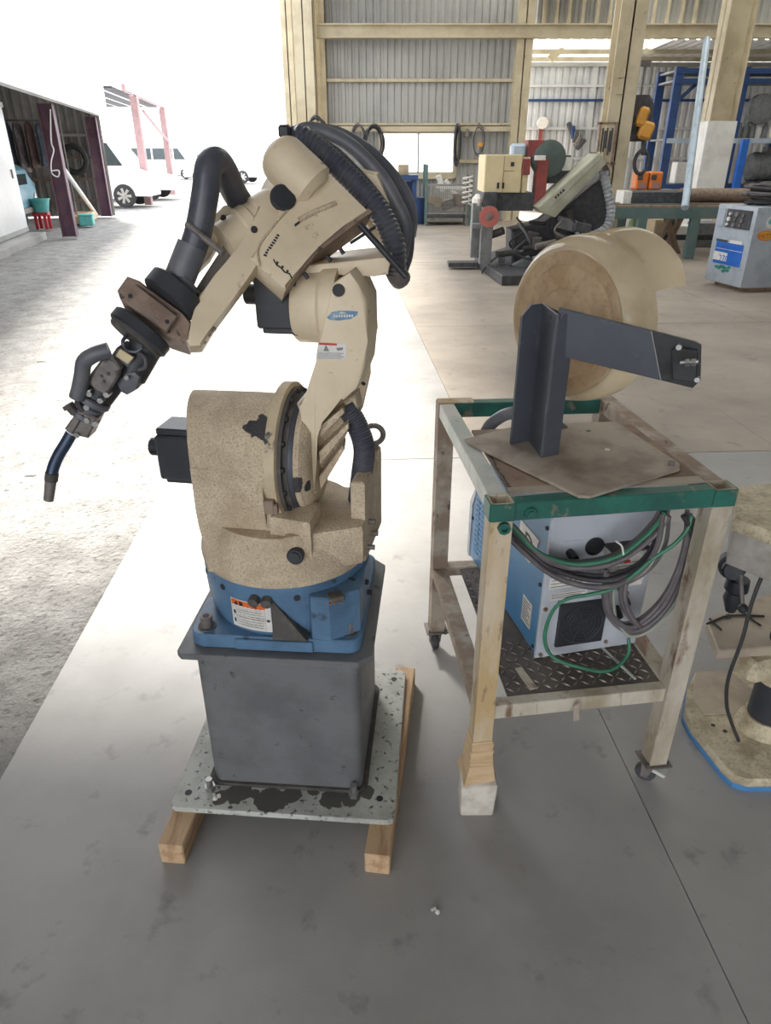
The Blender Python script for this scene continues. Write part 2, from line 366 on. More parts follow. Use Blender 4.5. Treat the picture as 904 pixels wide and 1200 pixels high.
# beams and columns (rolled sections: two flanges and a web)
def hbeam(name, x0, x1, y, z0, z1, m, parent=None, **k):
    bm = bx(x0, x1, y-.1, y+.1, z1-.03, z1); bx(x0, x1, y-.1, y+.1, z0, z0+.03, 0, bm); bx(x0, x1, y-.012, y+.012, z0, z1, 0, bm)
    return obj(name, bm, m, parent, **k)
zb1, zb0 = A(500, 28, YB-.3).z, A(500, 45, YB-.3).z
hbeam('trim_1', A(371, 36, YB-.3).x, 14.6, YB-.3, zb0, zb1, beam_cream, kind='structure')
def column(name, px, Y, wid, dep, m, ztop, y_ref, label=None, web=True):
    x = A(px, y_ref, Y).x; t = .03
    bm = bx(x-wid/2, x-wid/2+t, Y-dep/2, Y+dep/2, 0, ztop, .003); bx(x+wid/2-t, x+wid/2, Y-dep/2, Y+dep/2, 0, ztop, .003, bm)
    bx(x-wid/2, x+wid/2, Y-.012, Y+.012, 0, ztop, 0, bm)
    bx(x-wid/2-.05, x+wid/2+.05, Y-dep/2-.05, Y+dep/2+.05, 0, .025, 0, bm)
    return obj(name, bm, m, kind='structure'), x
def column_side(name, px, Y, wid, dep, m, ztop, y_ref):      # flange towards the viewer
    x = A(px, y_ref, Y).x; t = .03
    bm = bx(x-wid/2, x+wid/2, Y-dep/2, Y-dep/2+t, 0, ztop, .003); bx(x-wid/2, x+wid/2, Y+dep/2-t, Y+dep/2, 0, ztop, .003, bm)
    bx(x-.012, x+.012, Y-dep/2, Y+dep/2, 0, ztop, 0, bm); bx(x-wid/2-.05, x+wid/2+.05, Y-dep/2-.05, Y+dep/2+.05, 0, .025, 0, bm)
    return obj(name, bm, m, kind='structure'), x
column_side('trim_2', 338, YB-.1, .25, .25, beam_cream, ZT, 60)
column_side('trim_3', 358, YB-.55, .42, .35, beam_cream, ZT, 80)
column_side('trim_4', 377, YB-.05, .2, .2, beam_cream, ZT, 80)
column_side('trim_5', 612, YB-.15, .36, .3, beam_cream, ZT, 80)
cm, cmx = column_side('trim_6', 727, 12.6, .40, .36, beam_cream, ZT, 110)
cr, crx = column('trim_7', 846, 15.2, .50, .42, beam_cream, ZT, 120)
zw = A(835, 142, 15.0).z
bm = bx(crx-.275, crx+.275, 15.2-.235, 15.2+.235, .03, zw, .004)
obj('white_casing', bm, paint_white, cr)
for y in (85, 105, 168, 205): 
    p = A(735, y, 12.4); obj('plate', bx(cmx-.12, cmx-.02, 12.395, 12.42, p.z-.06, p.z+.06), beam_cream, cm)
# roof, right wall, closing wall behind
bm = nb(); added_strips = ((1.2, 2.7), (5.0, 6.5), (8.8, 10.3))
corr(bm, (-1.9, -7, ZT), (1, 0, 0), (0, 1, 0), 17, 12.0, .3, .04); xa = -1.9
for (s0, s1) in added_strips+((15.1, 15.1),): corr(bm, (xa, 5, ZT), (1, 0, 0), (0, 1, 0), s0-xa, YB+.3-5, .3, .04); xa = s1
ceiling = obj('ceiling', bm, roofm, kind='structure', smooth=0)
for (s0, s1) in added_strips:  # unseen translucent strips, added to brighten the back of the hall
    bm = nb(); corr(bm, (s0, 5, ZT), (1, 0, 0), (0, 1, 0), s1-s0, YB+.3-5, .3, .04); obj('added_roof_light', bm, corr_trans, ceiling, smooth=0)
bm = nb(); corr(bm, (-4.7, -7, ZT-.1), (1, 0, 0), (0, 1, 0), 3, 13.0, .3, .04); obj('shade_canopy', bm, roofm, ceiling, smooth=0)  # unseen canopy beside the eave, added and sized to shade the near yard
for k in range(5):
    hbeam('rafter', -1.9, 15, -4+4.8*k, ZT-.35, ZT-.02, beam_cream, ceiling)
bm = nb(); corr(bm, (14.8, -7, 0), (0, 1, 0), (0, 0, 1), 30, ZT, .2, .03); obj('wall_right', bm, corr_gray, kind='structure', smooth=0)
bm = nb(); corr(bm, (-1.0, -7, 2.6), (1, 0, 0), (0, 0, 1), 16, ZT-2.6, .2, .03); corr(bm, (3.2, -7, 0), (1, 0, 0), (0, 0, 1), 11.8, 2.6, .2, .03); obj('wall_front', bm, corr_gray, kind='structure', smooth=0)
# lean-to behind the beam on the right
YA = 22.6
za = A(700, 74, YA).z
bm = nb(); corr(bm, (A(612, 150, YB).x, YA, -.05), (1, 0, 0), (0, 0, 1), 14, za+.05, .19, .03)
wall_annex = obj('wall_annex', bm, corr_white, kind='structure', smooth=0)
for (y0, y1, m) in ((73, 78, corr_gray), (99, 102, corr_white), (116, 119, rack_blue), (149, 152, corr_white), (184, 187, corr_white)):
    obj('purlin', pbox(600, y0, 1010, y1, YA-.12, .08), m, wall_annex)
obj('stud', pbox(690, 78, 696, 180, YA-.1, .05), corr_white, wall_annex)
bm = nb(); p0 = V((A(600, 60, YB).x, YB+.1, zb0+.02)); up = V((0, YA-YB+.3, za-zb0)).normalized()
corr(bm, p0, (1, 0, 0), up, A(790, 60, YB).x-p0.x, (YA-YB+.4), .26, .05)
annex_roof = obj('ceiling_annex', bm, annex_sheet, kind='structure', smooth=0)
bm = nb(); corr(bm, p0+V((A(790, 60, YB).x-p0.x, 0, 0)), (1, 0, 0), up, 9, (YA-YB+.4), .26, .05); obj('solid_roof_sheet', bm, corr_white, annex_roof, smooth=0)
for t in (.35, .7):
    c = p0+up*(YA-YB)*t; obj('purlin', bx(c.x, c.x+13, c.y-.03, c.y+.03, c.z-.10, c.z-.01), beam_cream, annex_roof)
for x0, x1 in ((645, 664), (742, 762)):
    bm = nb(); a = A(x0, 70, YB+1.8); b = A(x1, 49, YB+1.8); d = (b-a).normalized(); s = V((d.z, 0, -d.x))*.09
    prism(bm, [a-s, a+s, b+s, b-s], (0, .05, 0)); obj('brace', bm, beam_cream, annex_roof)
# window in the back wall
win = obj('window_1', nb(), beam_cream, kind='structure'); 
def rebuild(o, bm):
    bm.to_mesh(o.data); bm.free()
bm = nb()
for r in ((wx0-.06, wx1+.06, wz1-.02, wz1+.07), (wx0-.06, wx1+.06, wz0-.09, wz0+.01), (wx0-.06, wx0+.015, wz0, wz1), (wx1-.015, wx1+.06, wz0, wz1)):
    bx(r[0], r[1], YB-.03, YB+.1, r[2], r[3], 0, bm)
rebuild(win, bm)
xm = A(490.5, 180, YB).x
for a, b in ((wx0+.015, xm), (xm, wx1-.015)):
    s = obj('sash', nb(), corr_gray, win); bm = nb()
    for r in ((a, b, wz0, wz0+.03), (a, b, wz1-.03, wz1), (a, a+.018, wz0, wz1), (b-.018, b, wz0, wz1)): bx(r[0], r[1], YB+.03, YB+.06, r[2], r[3], 0, bm)
    rebuild(s, bm); obj('pane', bx(a, b, YB+.04, YB+.046, wz0, wz1), winglass, s)
hb = pbox(378, 148, 606, 154, YB-.14, .05); obj('hook_board', hb, beam_cream, wall_back)
# ------------------------------------------------------------------ welding robot on its pedestal
C = V((-.226, 1.382, 0)); R4 = rot_z(-4.3)
def L(x, y, z): return C + R4 @ V((x, y, z))
robot = thing('welding_robot', 'cream articulated welding robot with blue base on a gray steel pedestal', 'robot', (C.x, C.y, .062))
def rr(hx, hy, r, z, f=L, n=4):            # rounded rectangle outline
    P = []
    for (sx, sy, a0) in ((1, 1, 0), (-1, 1, 90), (-1, -1, 180), (1, -1, 270)):
        for k in range(n+1):
            a = math.radians(a0+90*k/n); P.append(f(sx*(hx-r)+r*math.cos(a), sy*(hy-r)+r*math.sin(a), z))
    return P
bm = nb(); prism(bm, rr(.268, .266, .018, .062, n=2), (0, 0, .016), .002)
bp = obj('base_plate', bm, plate_dirty, robot)
for (x, y) in ((-.235, -.222), (.228, -.205), (-.235, .225), (.235, .222)):
    bm = nb(); cyl(bm, L(x, y, .0775), L(x, y, .0786), .0085, seg=14); obj('bolt_hole', bm, ink, bp)
for (x, y, h) in ((-.185, -.208, .035), (.165, -.2, .035), (-.185, .2, .03), (.165, .205, .03)):
    bm = nb(); cyl(bm, L(x, y, .04), L(x, y, .078+h), .008, seg=10); cyl(bm, L(x, y, .078), L(x, y, .092), .0135, seg=6)
    obj('anchor_bolt', bm, steel, bp)
for (x, y, r) in ((-.165, -.235, .007), (-.158, -.228, .006), (-.17, -.225, .005)):
    bm = nb(); bmesh.ops.create_icosphere(bm, subdivisions=1, radius=r, matrix=Matrix.Translation(L(x, y, .080))); obj('weld_bead', bm, label_white, bp)
bm = nb(); prism(bm, rr(.184, .184, .022, .078), (0, 0, .402)); ped = obj('pedestal', bm, pedestal_gray, robot)
bm = nb(); prism(bm, rr(.196, .196, .03, .078), (0, 0, .006), .004); obj('weld_seam', bm, soot, ped)
bm = nb(); P = [(-.2, -.212), (.185, -.212), (.212, -.185), (.212, .185), (.185, .212), (-.185, .212), (-.212, .185), (-.212, -.2)]
prism(bm, [L(x, y, .478) for x, y in P], (0, 0, .016), .0015); obj('top_plate', bm, pedestal_gray, robot)
# blue base: square foot, lugs, round drum
base = Part(robot)   # robot_base
bm = nb(); prism(bm, rr(.188, .186, .03, .494), (0, 0, .034), .003); foot = obj('robot_base', bm, blue_paint, base)
bm = nb(); box(bm, L(0, -.187, .511), (.17, .012, .026), R4, .002); obj('foot_step', bm, blue_paint, foot)
bm = nb(); lathe(bm, L(0, 0, .528), (0, 0, 1), [(.176, 0), (.180, .012), (.186, .05), (.188, .10), (.188, .128)], 48); drum = obj('drum', bm, blue_paint, base)
bm = nb(); prism(bm, [L(.084, -.184, .528), L(.124, -.188, .528), L(.183, -.148, .528), L(.19, 0, .528), L(.1, 0, .528), L(.05, -.1, .528)], (0, 0, .108), .003)
obj('connector_box', bm, blue_paint, base)
bm = nb(); prism(bm, [L(.004, -.191, .630), L(.0, -.196, .530), L(.075, -.196, .530)], R4 @ V((0, .03, 0)), .001); obj('gusset', bm, soot, base)
bm = nb(); box(bm, L(.135, -.172, .632), (.034, .03, .012), rot_z(22), .003); cn = obj('connector_clip', bm, soot, base)
for k in range(3):
    bm = nb(); c = L(.126+.009*k, -.189+.004*k, .628); cyl(bm, c, c+R4 @ V((.001, -.006, 0)), .0028, seg=8); obj('copper_pin', bm, mat('copper', (.5, .22, .13), .4, .8) if 'copper' not in MATS else MATS['copper'], cn)
def onring(a, r, z): return L(r*math.sin(a), -r*math.cos(a), z)
for a, z, r in ((-.62, .632, .007), (.30, .630, .007), (-1.05, .632, .006), (-1.35, .6, .006), (.98, .632, .006), (1.25, .60, .006), (1.35, .56, .006)):
    bm = nb(); cyl(bm, onring(a, .187, z), onring(a, .1893 if a < .9 else .203, z), r, seg=12); obj('threaded_hole', bm, ink, drum)
for a in (-.17, -.03):
    bm = nb(); cyl(bm, onring(a, .186, .628), onring(a, .202, .625), .0115, seg=14); cyl(bm, onring(a, .202, .625), onring(a, .2022, .625), .006, seg=8); obj('plug', bm, soot, drum)
for sx, sy in ((-.155, -.155), (.158, -.15), (-.155, .155), (.155, .155)):
    bm = nb(); cyl(bm, L(sx, sy, .527), L(sx, sy, .556), .0135, seg=14); m1 = obj('socket_bolt', bm, gray_metal, base)
    bm = nb(); cyl(bm, L(sx, sy, .556), L(sx, sy, .5566), .008, seg=6); obj('hex_recess', bm, ink, m1)
    bm = nb(); cyl(bm, L(sx, sy, .527), L(sx, sy, .530), .02, seg=16); obj('washer', bm, soot, base)
# warning sticker, bent round the drum
def rpatch(bm, a0, a1, z0, z1, r, n=6, th=.0004, skew=0):
    for k in range(n):
        A0, A1 = a0+(a1-a0)*k/n, a0+(a1-a0)*(k+1)/n
        q = [onring(A0, r, z0+skew*A0), onring(A1, r, z0+skew*A1), onring(A1, r+.001, z1+skew*A1), onring(A0, r+.001, z1+skew*A0)]
        v = [bm.verts.new(p) for p in q]; bm.faces.new(v)
    return bm
st = obj('warning_sticker', rpatch(nb(), -.50, .0, .545, .617, .1885, 10), label_white, drum)
obj('orange_band', rpatch(nb(), -.49, -.065, .600, .615, .1892, 8), label_orange, st)
bm = nb()
rnd = random.Random(3)
for k in range(7):
    z = .592-.0063*k; a = -.41
    while a < -.09:
        l = rnd.uniform(.02, .07); rpatch(bm, a, min(a+l, -.085), z-.0012, z+.0008, .1892, 2); a += l+.012
obj('printed_lines', bm, ink_gray, st)
bm = nb()
for z in (.5965, .575): rpatch(bm, -.49, .0, z-.0003, z+.0003, .1892, 8)
for a in (-.425, -.07): rpatch(bm, a-.0015, a+.0015, .548, .60, .1892, 1)
obj('ruled_lines', bm, ink_gray, st)
bm = nb(); rpatch(bm, -.47, -.44, .578, .588, .1893, 2); rpatch(bm, -.47, -.445, .556, .567, .1893, 2); rpatch(bm, -.052, -.02, .571, .578, .1893, 2); obj('pictogram', bm, ink, st, kind='stuff')
for ch, a, s in (('▲', -.42, .013), ('警', -.355, .011), ('告', -.18, .011)):
    o = onring(a, .1908, .6075); t = R4 @ V((math.cos(a), math.sin(a), 0))
    text('warning_character', ch, s, ink, st, o, t, (0, 0, 1))
# turret: skirt, saddle and shoulder barrel
tur = Part(robot)   # turret
bm = nb(); lathe(bm, L(0, 0, .656), (0, 0, 1), [(.189, 0), (.191, .015), (.188, .035), (.178, .06), (.166, .085), (.158, .10)], 48)
skirt = obj('turret', bm, cream_dirty, tur)
R9 = rot_z(-9)
def J(x, y, z): return C + R9 @ V((x, y, z))          # frame of the shoulder axle: x along the axle
SZ = .885
bm = nb(); rs = []
for x, ex_, k, sc_ in ((-.190, 2.4, -.30, .93), (-.186, 2.4, -.30, .96), (-.13, 2.3, -.24, .98), (-.05, 2.2, -.12, 1.0), (-.005, 2.0, 0, 1.01), (.016, 2.0, 0, 1.01)):
    ring_ = []
    for q in range(44):
        a = 2*math.pi*q/44; cx, sx = math.cos(a), math.sin(a); rr2 = .121*sc_/((abs(cx)**ex_+abs(sx)**ex_)**(1/ex_)); ring_.append(bm.verts.new(J(x+k*rr2*cx, rr2*cx, SZ+rr2*sx)))
    rs.append(ring_)
for a, b in zip(rs, rs[1:]):
    for q in range(44): bm.faces.new((a[q], a[(q+1) % 44], b[(q+1) % 44], b[q]))
bm.faces.new(rs[0]); bm.faces.new(rs[-1]); barrel = obj('shoulder_barrel', bm, cream_dirty, tur, smooth=30)
bm = nb()       # saddle under the barrel, drawn in towards the skirt
sec = []
for z, x0, x1, yy in ((.885, -.158, -.004, .119), (.79, -.158, -.004, .1205), (.755, -.155, .0, .123), (.715, -.138, .015, .142), (.672, -.125, .03, .168)):
    sec.append([bm.verts.new(p) for p in (J(x0+.004, -yy, z), J(x1, -yy, z), J(x1, yy, z), J(x0-.05, yy, z))])
for a, b in zip(sec, sec[1:]):
    for i in range(4): bm.faces.new((a[i], a[(i+1) % 4], b[(i+1) % 4], b[i]))
bm.faces.new(sec[0]); bm.faces.new(sec[-1][::-1]); obj('saddle', bm, cream_dirty, tur, smooth=20)
for x, dx in ((-.128, -.03), (.0, .0)):       # two ribs flaring to the skirt
    bm = nb(); prism(bm, [J(x, -.118, .80), J(x+dx*.2, -.125, .745), J(x-dx, -.176, .672), J(x-dx, -.1, .672), J(x, -.08, .80)], R9 @ V((.014, 0, 0)), .003); obj('rib', bm, cream_dirty, tur)
bm = nb(); prism(bm, [J(.045, -.165, .672), J(.195, -.09, .672), J(.2, .08, .672), J(.03, .12, .672)], (0, 0, .094), .01, 2); obj('side_housing', bm, cream_dirty, tur)
bm = nb(); prism(bm, [J(.01, -.135, .672), J(.10, -.15, .672), J(.10, -.05, .672), J(.01, -.05, .672)], (0, 0, .125), .008, 2); blk = obj('boss', bm, cream_dirty, tur)
c = J(.068, -.148, .722); d = R9 @ V((.05, -1, .12)).normalized()
bm = nb(); cyl(bm, c, c+d*.02, .0175, seg=20, bev=.002); cyl(bm, c+d*.02, c+d*.024, .011, seg=14); k1 = obj('bumper_stop', bm, black_plastic, tur)
bm = nb(); bx(-.01, .01, 0, .01, 0, .01, 0, bm); bm.free()
bm = nb(); prism(bm, [J(.165, -.06, .66), J(.195, -.06, .66), J(.20, .12, .66), J(.17, .12, .66)], (0, 0, .19), .004); bpl = obj('back_plate', bm, cream_dirty, tur)
for (y, z) in ((-.03, .745), (.0, .70), (-.045, .69)):
    bm = nb(); cyl(bm, J(.19, y, z), J(.212, y, z), .006, seg=8); obj('bolt', bm, gray_metal, bpl)
e0 = J(.188, .09, .845)
bm = nb(); box(bm, e0-V((0, 0, .0)), (.028, .03, .045), R9, .003); obj('lifting_lug', bm, cream_dirty, tur)
bm = nb(); cyl(bm, e0+V((0, 0, .02)), e0+V((0, 0, .034)), .011, seg=12)
cc = e0+V((0, 0, .054)); ringp = [cc+V((math.sin(a)*.021, 0, math.cos(a)*.021)) for a in [2*math.pi*k/20 for k in range(21)]]
tube(bm, ringp, .0062, 8, smoothit=False); obj('eye_bolt', bm, gray_metal, tur)
# shoulder flange ring
ax9 = R9 @ V((1, 0, 0))
bm = nb(); lathe(bm, J(.008, 0, SZ), ax9, [(.136, 0), (.148, .004), (.148, .024), (.140, .027)], 52); fl = obj('flange_ring', bm, cream_ring, tur)
bm = nb(); lathe(bm, J(.033, 0, SZ), ax9, [(.139, 0), (.139, .010), (.128, .010), (.128, .02)], 48); obj('gear_ring', bm, soot, tur)
for k in range(16):
    a = 2*math.pi*k/16+.1; p = J(.033, -.132*math.cos(a), SZ+.132*math.sin(a)); bm = nb(); cyl(bm, p, p+ax9*.015, .0058, seg=6); obj('flange_bolt', bm, ink, fl)
bm = nb(); box(bm, J(.018, -.146, SZ-.06), (.02, .016, .03), R9, .002); box(bm, J(.032, -.15, SZ-.062), (.008, .012, .02), R9, .001, ); obj('stop_latch', bm, brown_metal, fl)
# shoulder motor sticking out to the left
sm = Part(robot)   # shoulder_motor
def servo(par, P, ax, sgn, s, ext, nm):
    # P centre of its mounting face, ax frame matrix, the box runs sgn*x
    def q(x, y, z): return P + ax @ V((x*sgn, y, z))
    o = obj(nm, box(nb(), q(ext*.5, 0, 0), (ext, s, s), ax, .004), motor_black, par)
    obj('motor_flange', box(nb(), q(.006, 0, -s*.04), (.012, s*1.1, s*1.12), ax, .002), motor_black, par)
    obj('heat_sink_top', box(nb(), q(ext*.5, 0, s*.56), (ext*.98, s*.8, s*.16), ax, .003), motor_black, par)
    obj('heat_sink_bottom', box(nb(), q(ext*.45, 0, -s*.54), (ext*.9, s*.84, s*.14), ax, .003), motor_black, par)
    bm = nb(); cyl(bm, q(ext-.002, -s*.05, s*.08), q(ext+.032, -s*.05, s*.08), s*.2, seg=12, bev=.002); obj('encoder_plug', bm, black_plastic, par)
    return o
servo(sm, J(-.170, .0, SZ-.014), R9, -1, .100, .09, 'shoulder_motor')
# lower arm: hub, tongue-shaped casting with webs, going up to the elbow axle
arm = Part(robot)   # lower_arm
YF = 1.30
oc = [(389, 333), (410, 318), (421, 333), (430, 353), (431, 400), (428, 432), (419, 455), (403, 470), (385, 480), (374, 493), (368, 512), (367, 545), (373, 577), (367, 581), (360, 560), (357, 530), (358, 505), (353, 487), (347, 474), (361, 468), (370, 425)]
bm = nb(); prism(bm, [A(x, y, YF) for x, y in oc], R9 @ V((.0, .115, 0)), .007, 2); ab = obj('lower_arm', bm, cream, arm)
bm = nb(); lathe(bm, J(.055, 0, SZ), ax9, [(.112, 0), (.121, .005), (.121, .018), (.112, .026), (.1, .034)], 44); hub = obj('hub', bm, cream_dirty, arm)
bm = nb(); lathe(bm, J(.038, 0, SZ), ax9, [(.124, 0), (.126, .004), (.126, .016), (.122, .024)], 44); obj('seal_ring', bm, steel_dark, arm)
bm = nb(); prism(bm, [A(x, y, YF+.05) for x, y in ((372, 500), (400, 472), (416, 462), (420, 480), (400, 520), (374, 575))], R9 @ V((.0, .05, 0)), .003); obj('back_web', bm, cream_dirty, arm)
for k, pp in enumerate([((375, 500), (402, 478), (404, 484), (376, 512)), ((374, 530), (408, 496), (409, 502), (375, 545)), ((374, 560), (402, 522), (404, 527), (376, 574))]):
    bm = nb(); prism(bm, [A(x, y, YF+.015) for x, y in pp], (0, .06, 0), .001); obj('web_rib', bm, cream_dirty, arm)
bm = nb(); prism(bm, [A(x, y, YF+.118) for x, y in ((424, 335), (431, 338), (433, 440), (424, 480), (416, 480), (423, 430))], R9 @ V((.0, .02, 0)), .001); cov = obj('rear_cover', bm, cream, arm)
for (x, y) in ((425, 409), (432, 408), (416, 453), (425, 449)):
    p = A(x, y, YF+.07); bm = nb(); cyl(bm, p, p+V((.004, -.006, 0)), .0035, seg=8); obj('cover_screw', bm, ink, cov)
# oval badge and warning sticker on the arm
nA = V((0, -1, 0)); 
def afr(x, y, lift=.0008): return onplane(x, y, A(400, 380, YF)+nA*lift, nA)
bm = nb(); bad = [afr(x, y) for x, y in ((383, 372), (389, 366), (398, 364), (414, 364.5), (420, 365), (419, 369), (411, 374), (398, 375.5), (387, 375))]
prism(bm, bad, nA*.0006); badge = obj('oval_badge', bm, label_blue, arm)
bm = nb()
for x in range(391, 413, 3): prism(bm, [afr(x, 369-.02*(x-391), .0016), afr(x+2, 369-.02*(x-391), .0016), afr(x+2, 372-.02*(x-391), .0016), afr(x, 372-.02*(x-391), .0016)], nA*.0004)
prism(bm, [afr(x, y, .0016) for x, y in ((396, 367.5), (401, 365.6), (407, 367.2))], nA*.0004)
obj('badge_lettering', bm, label_white, badge)
bm = nb(); prism(bm, [afr(x, y) for x, y in ((373, 401), (406, 403), (406, 422), (370, 421))], nA*.0006); stk = obj('pinch_warning_sticker', bm, label_white, arm)
bm = nb(); prism(bm, [afr(x, y, .0016) for x, y in ((374, 401.5), (395, 402.5), (395, 405), (373.5, 404))], nA*.0003); obj('red_band', bm, label_red, stk)
bm = nb()
prism(bm, [afr(x, y, .0016) for x, y in ((379, 411.5), (382, 404), (386, 411.5))], nA*.0003)
prism(bm, [afr(x, y, .0016) for x, y in ((394, 408), (402, 407), (402, 410), (396, 411))], nA*.0003)
for k in range(4):
    y = 413.5+2*k; prism(bm, [afr(x, yy, .0016) for x, yy in ((373, y), (403-3*(k % 2), y+.3), (403-3*(k % 2), y+1), (373, y+.7))], nA*.0002)
obj('sticker_print', bm, ink_gray, stk)
p = afr(397, 340, .0); bm = nb(); cyl(bm, p-nA*.004, p+nA*.004, .0115, seg=14, bev=.001); obj('rubber_plug', bm, ink, arm)
# elbow axle: gearbox and motor to its left
elb = Part(robot)   # elbow
ec = A(350, 358, 1.39); R3 = R9
bm = nb(); lathe(bm, ec, ax9, [(.066, 0), (.070, .006), (.070, .05), (.076, .058), (.076, .085)], 36); obj('elbow_gearbox', bm, cream, elb)
bm = nb(); prism(bm, [A(x, y, 1.36) for x, y in ((331, 326), (346, 312), (460, 300), (455, 322), (440, 324), (395, 322), (350, 326))], (0, .17, 0), .006, 2); obj('elbow_yoke', bm, cream, elb)
bm = nb(); box(bm, A(386, 357, 1.33), (.016, .012, .04), R9, .003); obj('latch', bm, brown_metal, elb)
em = Part(robot)   # elbow_motor
servo(em, ec+ax9*.012+V((0, 0, .012)), R9, -1, .098, .084, 'elbow_motor')
# forearm casting, rolled about its own axis
E0, W0 = A(375, 262, 1.395), A(196, 372, 1.25)
u = (W0-E0).normalized(); tocam = (CAM-E0).normalized()
n0 = (tocam-u*tocam.dot(u)).normalized(); v0 = u.cross(n0)
if v0.x < 0: v0 = -v0
n = n0*math.cos(math.radians(16))-v0*math.sin(math.radians(16)); v = v0*math.cos(math.radians(16))+n0*math.sin(math.radians(16))
P0 = A(385, 268, 1.36)
def T(x, y, off=0.0): return onplane(x, y, P0+n*off, n)
fore = Part(robot)   # forearm
cast = [(432, 246), (402, 265), (370, 287), (335, 340), (304, 313), (292, 302), (301, 292), (331, 253), (322, 226), (334, 196), (347, 164)]
bm = nb(); prism(bm, [T(x, y) for x, y in cast], -n*.105, .006, 2); fc = obj('forearm', bm, cream, fore)
bm = nb(); prism(bm, [T(x, y, -.008) for x, y in ((437, 248), (371, 296), (333, 344), (335, 338), (370, 284), (432, 244))], -n*.09, .001); cp = obj('end_cover', bm, brown_metal, fore)
for (x, y) in ((394, 273), (400, 293), (385, 302), (358, 322), (348, 316)):
    p = T(x, y, -.012); bm = nb(); cyl(bm, p-v*.004, p+v*.008, .004, seg=8); obj('cover_bolt', bm, ink, cp)
bm = nb(); tube(bm, [T(339, 244, .001), T(318, 268, .001), T(303, 291, .001), T(305, 312, .001)], .0022, 6); tube(bm, [T(394, 238, .0), T(372, 247, .001), T(350, 258, .001)], .005, 6); obj('casting_ridge', bm, cream_dirty, fore, kind='stuff')
# rounded motor cover riding on the casting
c0, c1 = T(331, 186, -.012), T(366, 221, -.012); d = (c1-c0).normalized()
prof = []
Lc = (c1-c0).length
for k in range(9):
    a = math.pi/2*(k/8); prof.append((.044*math.sin(a), .034*(1-math.cos(a))-.03))
prof += [(.046, Lc*.7), (.046, Lc), (.030, Lc+.012)]
bm = nb(); lathe(bm, c0, d, prof, 32, up=n); obj('motor_cover', bm, cream, fore)
bm = nb(); cyl(bm, A(318, 216, 1.42), A(345, 236, 1.44), .05, seg=28, bev=.006); obj('far_housing', bm, cream, fore)
bm = nb(); p = T(332, 231, .004); cyl(bm, p-n*.01, p+n*.004, .0235, seg=22, bev=.003); rc = obj('rubber_cap', bm, black_plastic, fore)
# writing printed along the casting edge
bm = nb()
rnd = random.Random(5)
for k in range(9):
    x, y = 325-1.9*k, 274+2.9*k; s = rnd.uniform(2.2, 3.6)
    prism(bm, [T(x, y, .0005), T(x+s, y+s*.55, .0005), T(x+s-1.2, y+s*.55+2, .0005), T(x-1.2, y+2, .0005)], n*.0003)
pts = [(321, 303), (325, 310), (330, 313), (334, 318), (340, 320), (343, 326)]
for a, b in zip(pts, pts[1:]): prism(bm, [T(a[0], a[1], .0005), T(b[0], b[1], .0005), T(b[0]-1, b[1]+1.5, .0005), T(a[0]-1, a[1]+1.5, .0005)], n*.0003)
for k in range(3): prism(bm, [T(324+6*k, 306+5*k, .0006), T(327+6*k, 307+5*k, .0006), T(325+6*k, 312+4*k, .0006), T(323.5+6*k, 311+4*k, .0006)], n*.0003)
prism(bm, [T(345, 263, .0005), T(353, 257, .0005), T(355, 259, .0005), T(346, 266, .0005)], n*.0003)
obj('worn_lettering', bm, ink, fore, kind='stuff')
# hub between casting and fork, fork arms
bm = nb(); lathe(bm, T(316, 262, -.06), u, [(.050, -.03), (.056, -.02), (.056, .012), (.051, .018), (.051, .03), (.054, .034), (.054, .05), (.048, .055), (.048, .095), (.04, .10)], 32); fh = obj('roll_joint', bm, cream, fore)
narm = [(331, 250), (316, 240), (303, 240), (298, 262), (285, 286), (266, 306), (252, 322), (230, 350), (227, 376), (218, 398), (222, 406), (236, 405), (252, 378), (288, 325), (303, 312)]
bm = nb(); prism(bm, [T(x, y, -.004) for x, y in narm], -n*.05, .004, 2); na = obj('near_fork_arm', bm, cream, fore)
p = T(298, 269, -.003); bm = nb(); cyl(bm, p-n*.01, p+n*.0015, .0062, seg=14); obj('threaded_hole', bm, ink, na)
farm = [(275, 238), (262, 240), (246, 258), (222, 286), (196, 322), (200, 332), (216, 330), (246, 300), (268, 262)]
bm = nb(); prism(bm, [T(x, y, -.055) for x, y in farm], -n*.035, .004, 2); obj('far_fork_arm', bm, cream, fore)
bm = nb(); prism(bm, [T(x, y, -.045) for x, y in ((262, 292), (274, 260), (290, 250), (300, 262), (270, 300), (250, 326), (236, 344), (228, 340))], -n*.03, .003); obj('fork_web', bm, gray_metal, fore)
for (x, y, off) in ((262, 258, -.04), (270, 283, -.03), (259, 276, -.04)):
    p = T(x, y, off); bm = nb(); cyl(bm, p, p+n*.012, .005, seg=8); obj('bolt', bm, ink, fh)
for (x, y) in ((237, 383), (231, 392), (243, 377)):
    p = T(x, y, -.02); bm = nb(); cyl(bm, p, p+v*.02, .006, seg=8); obj('arm_bolt', bm, brown_metal, na)
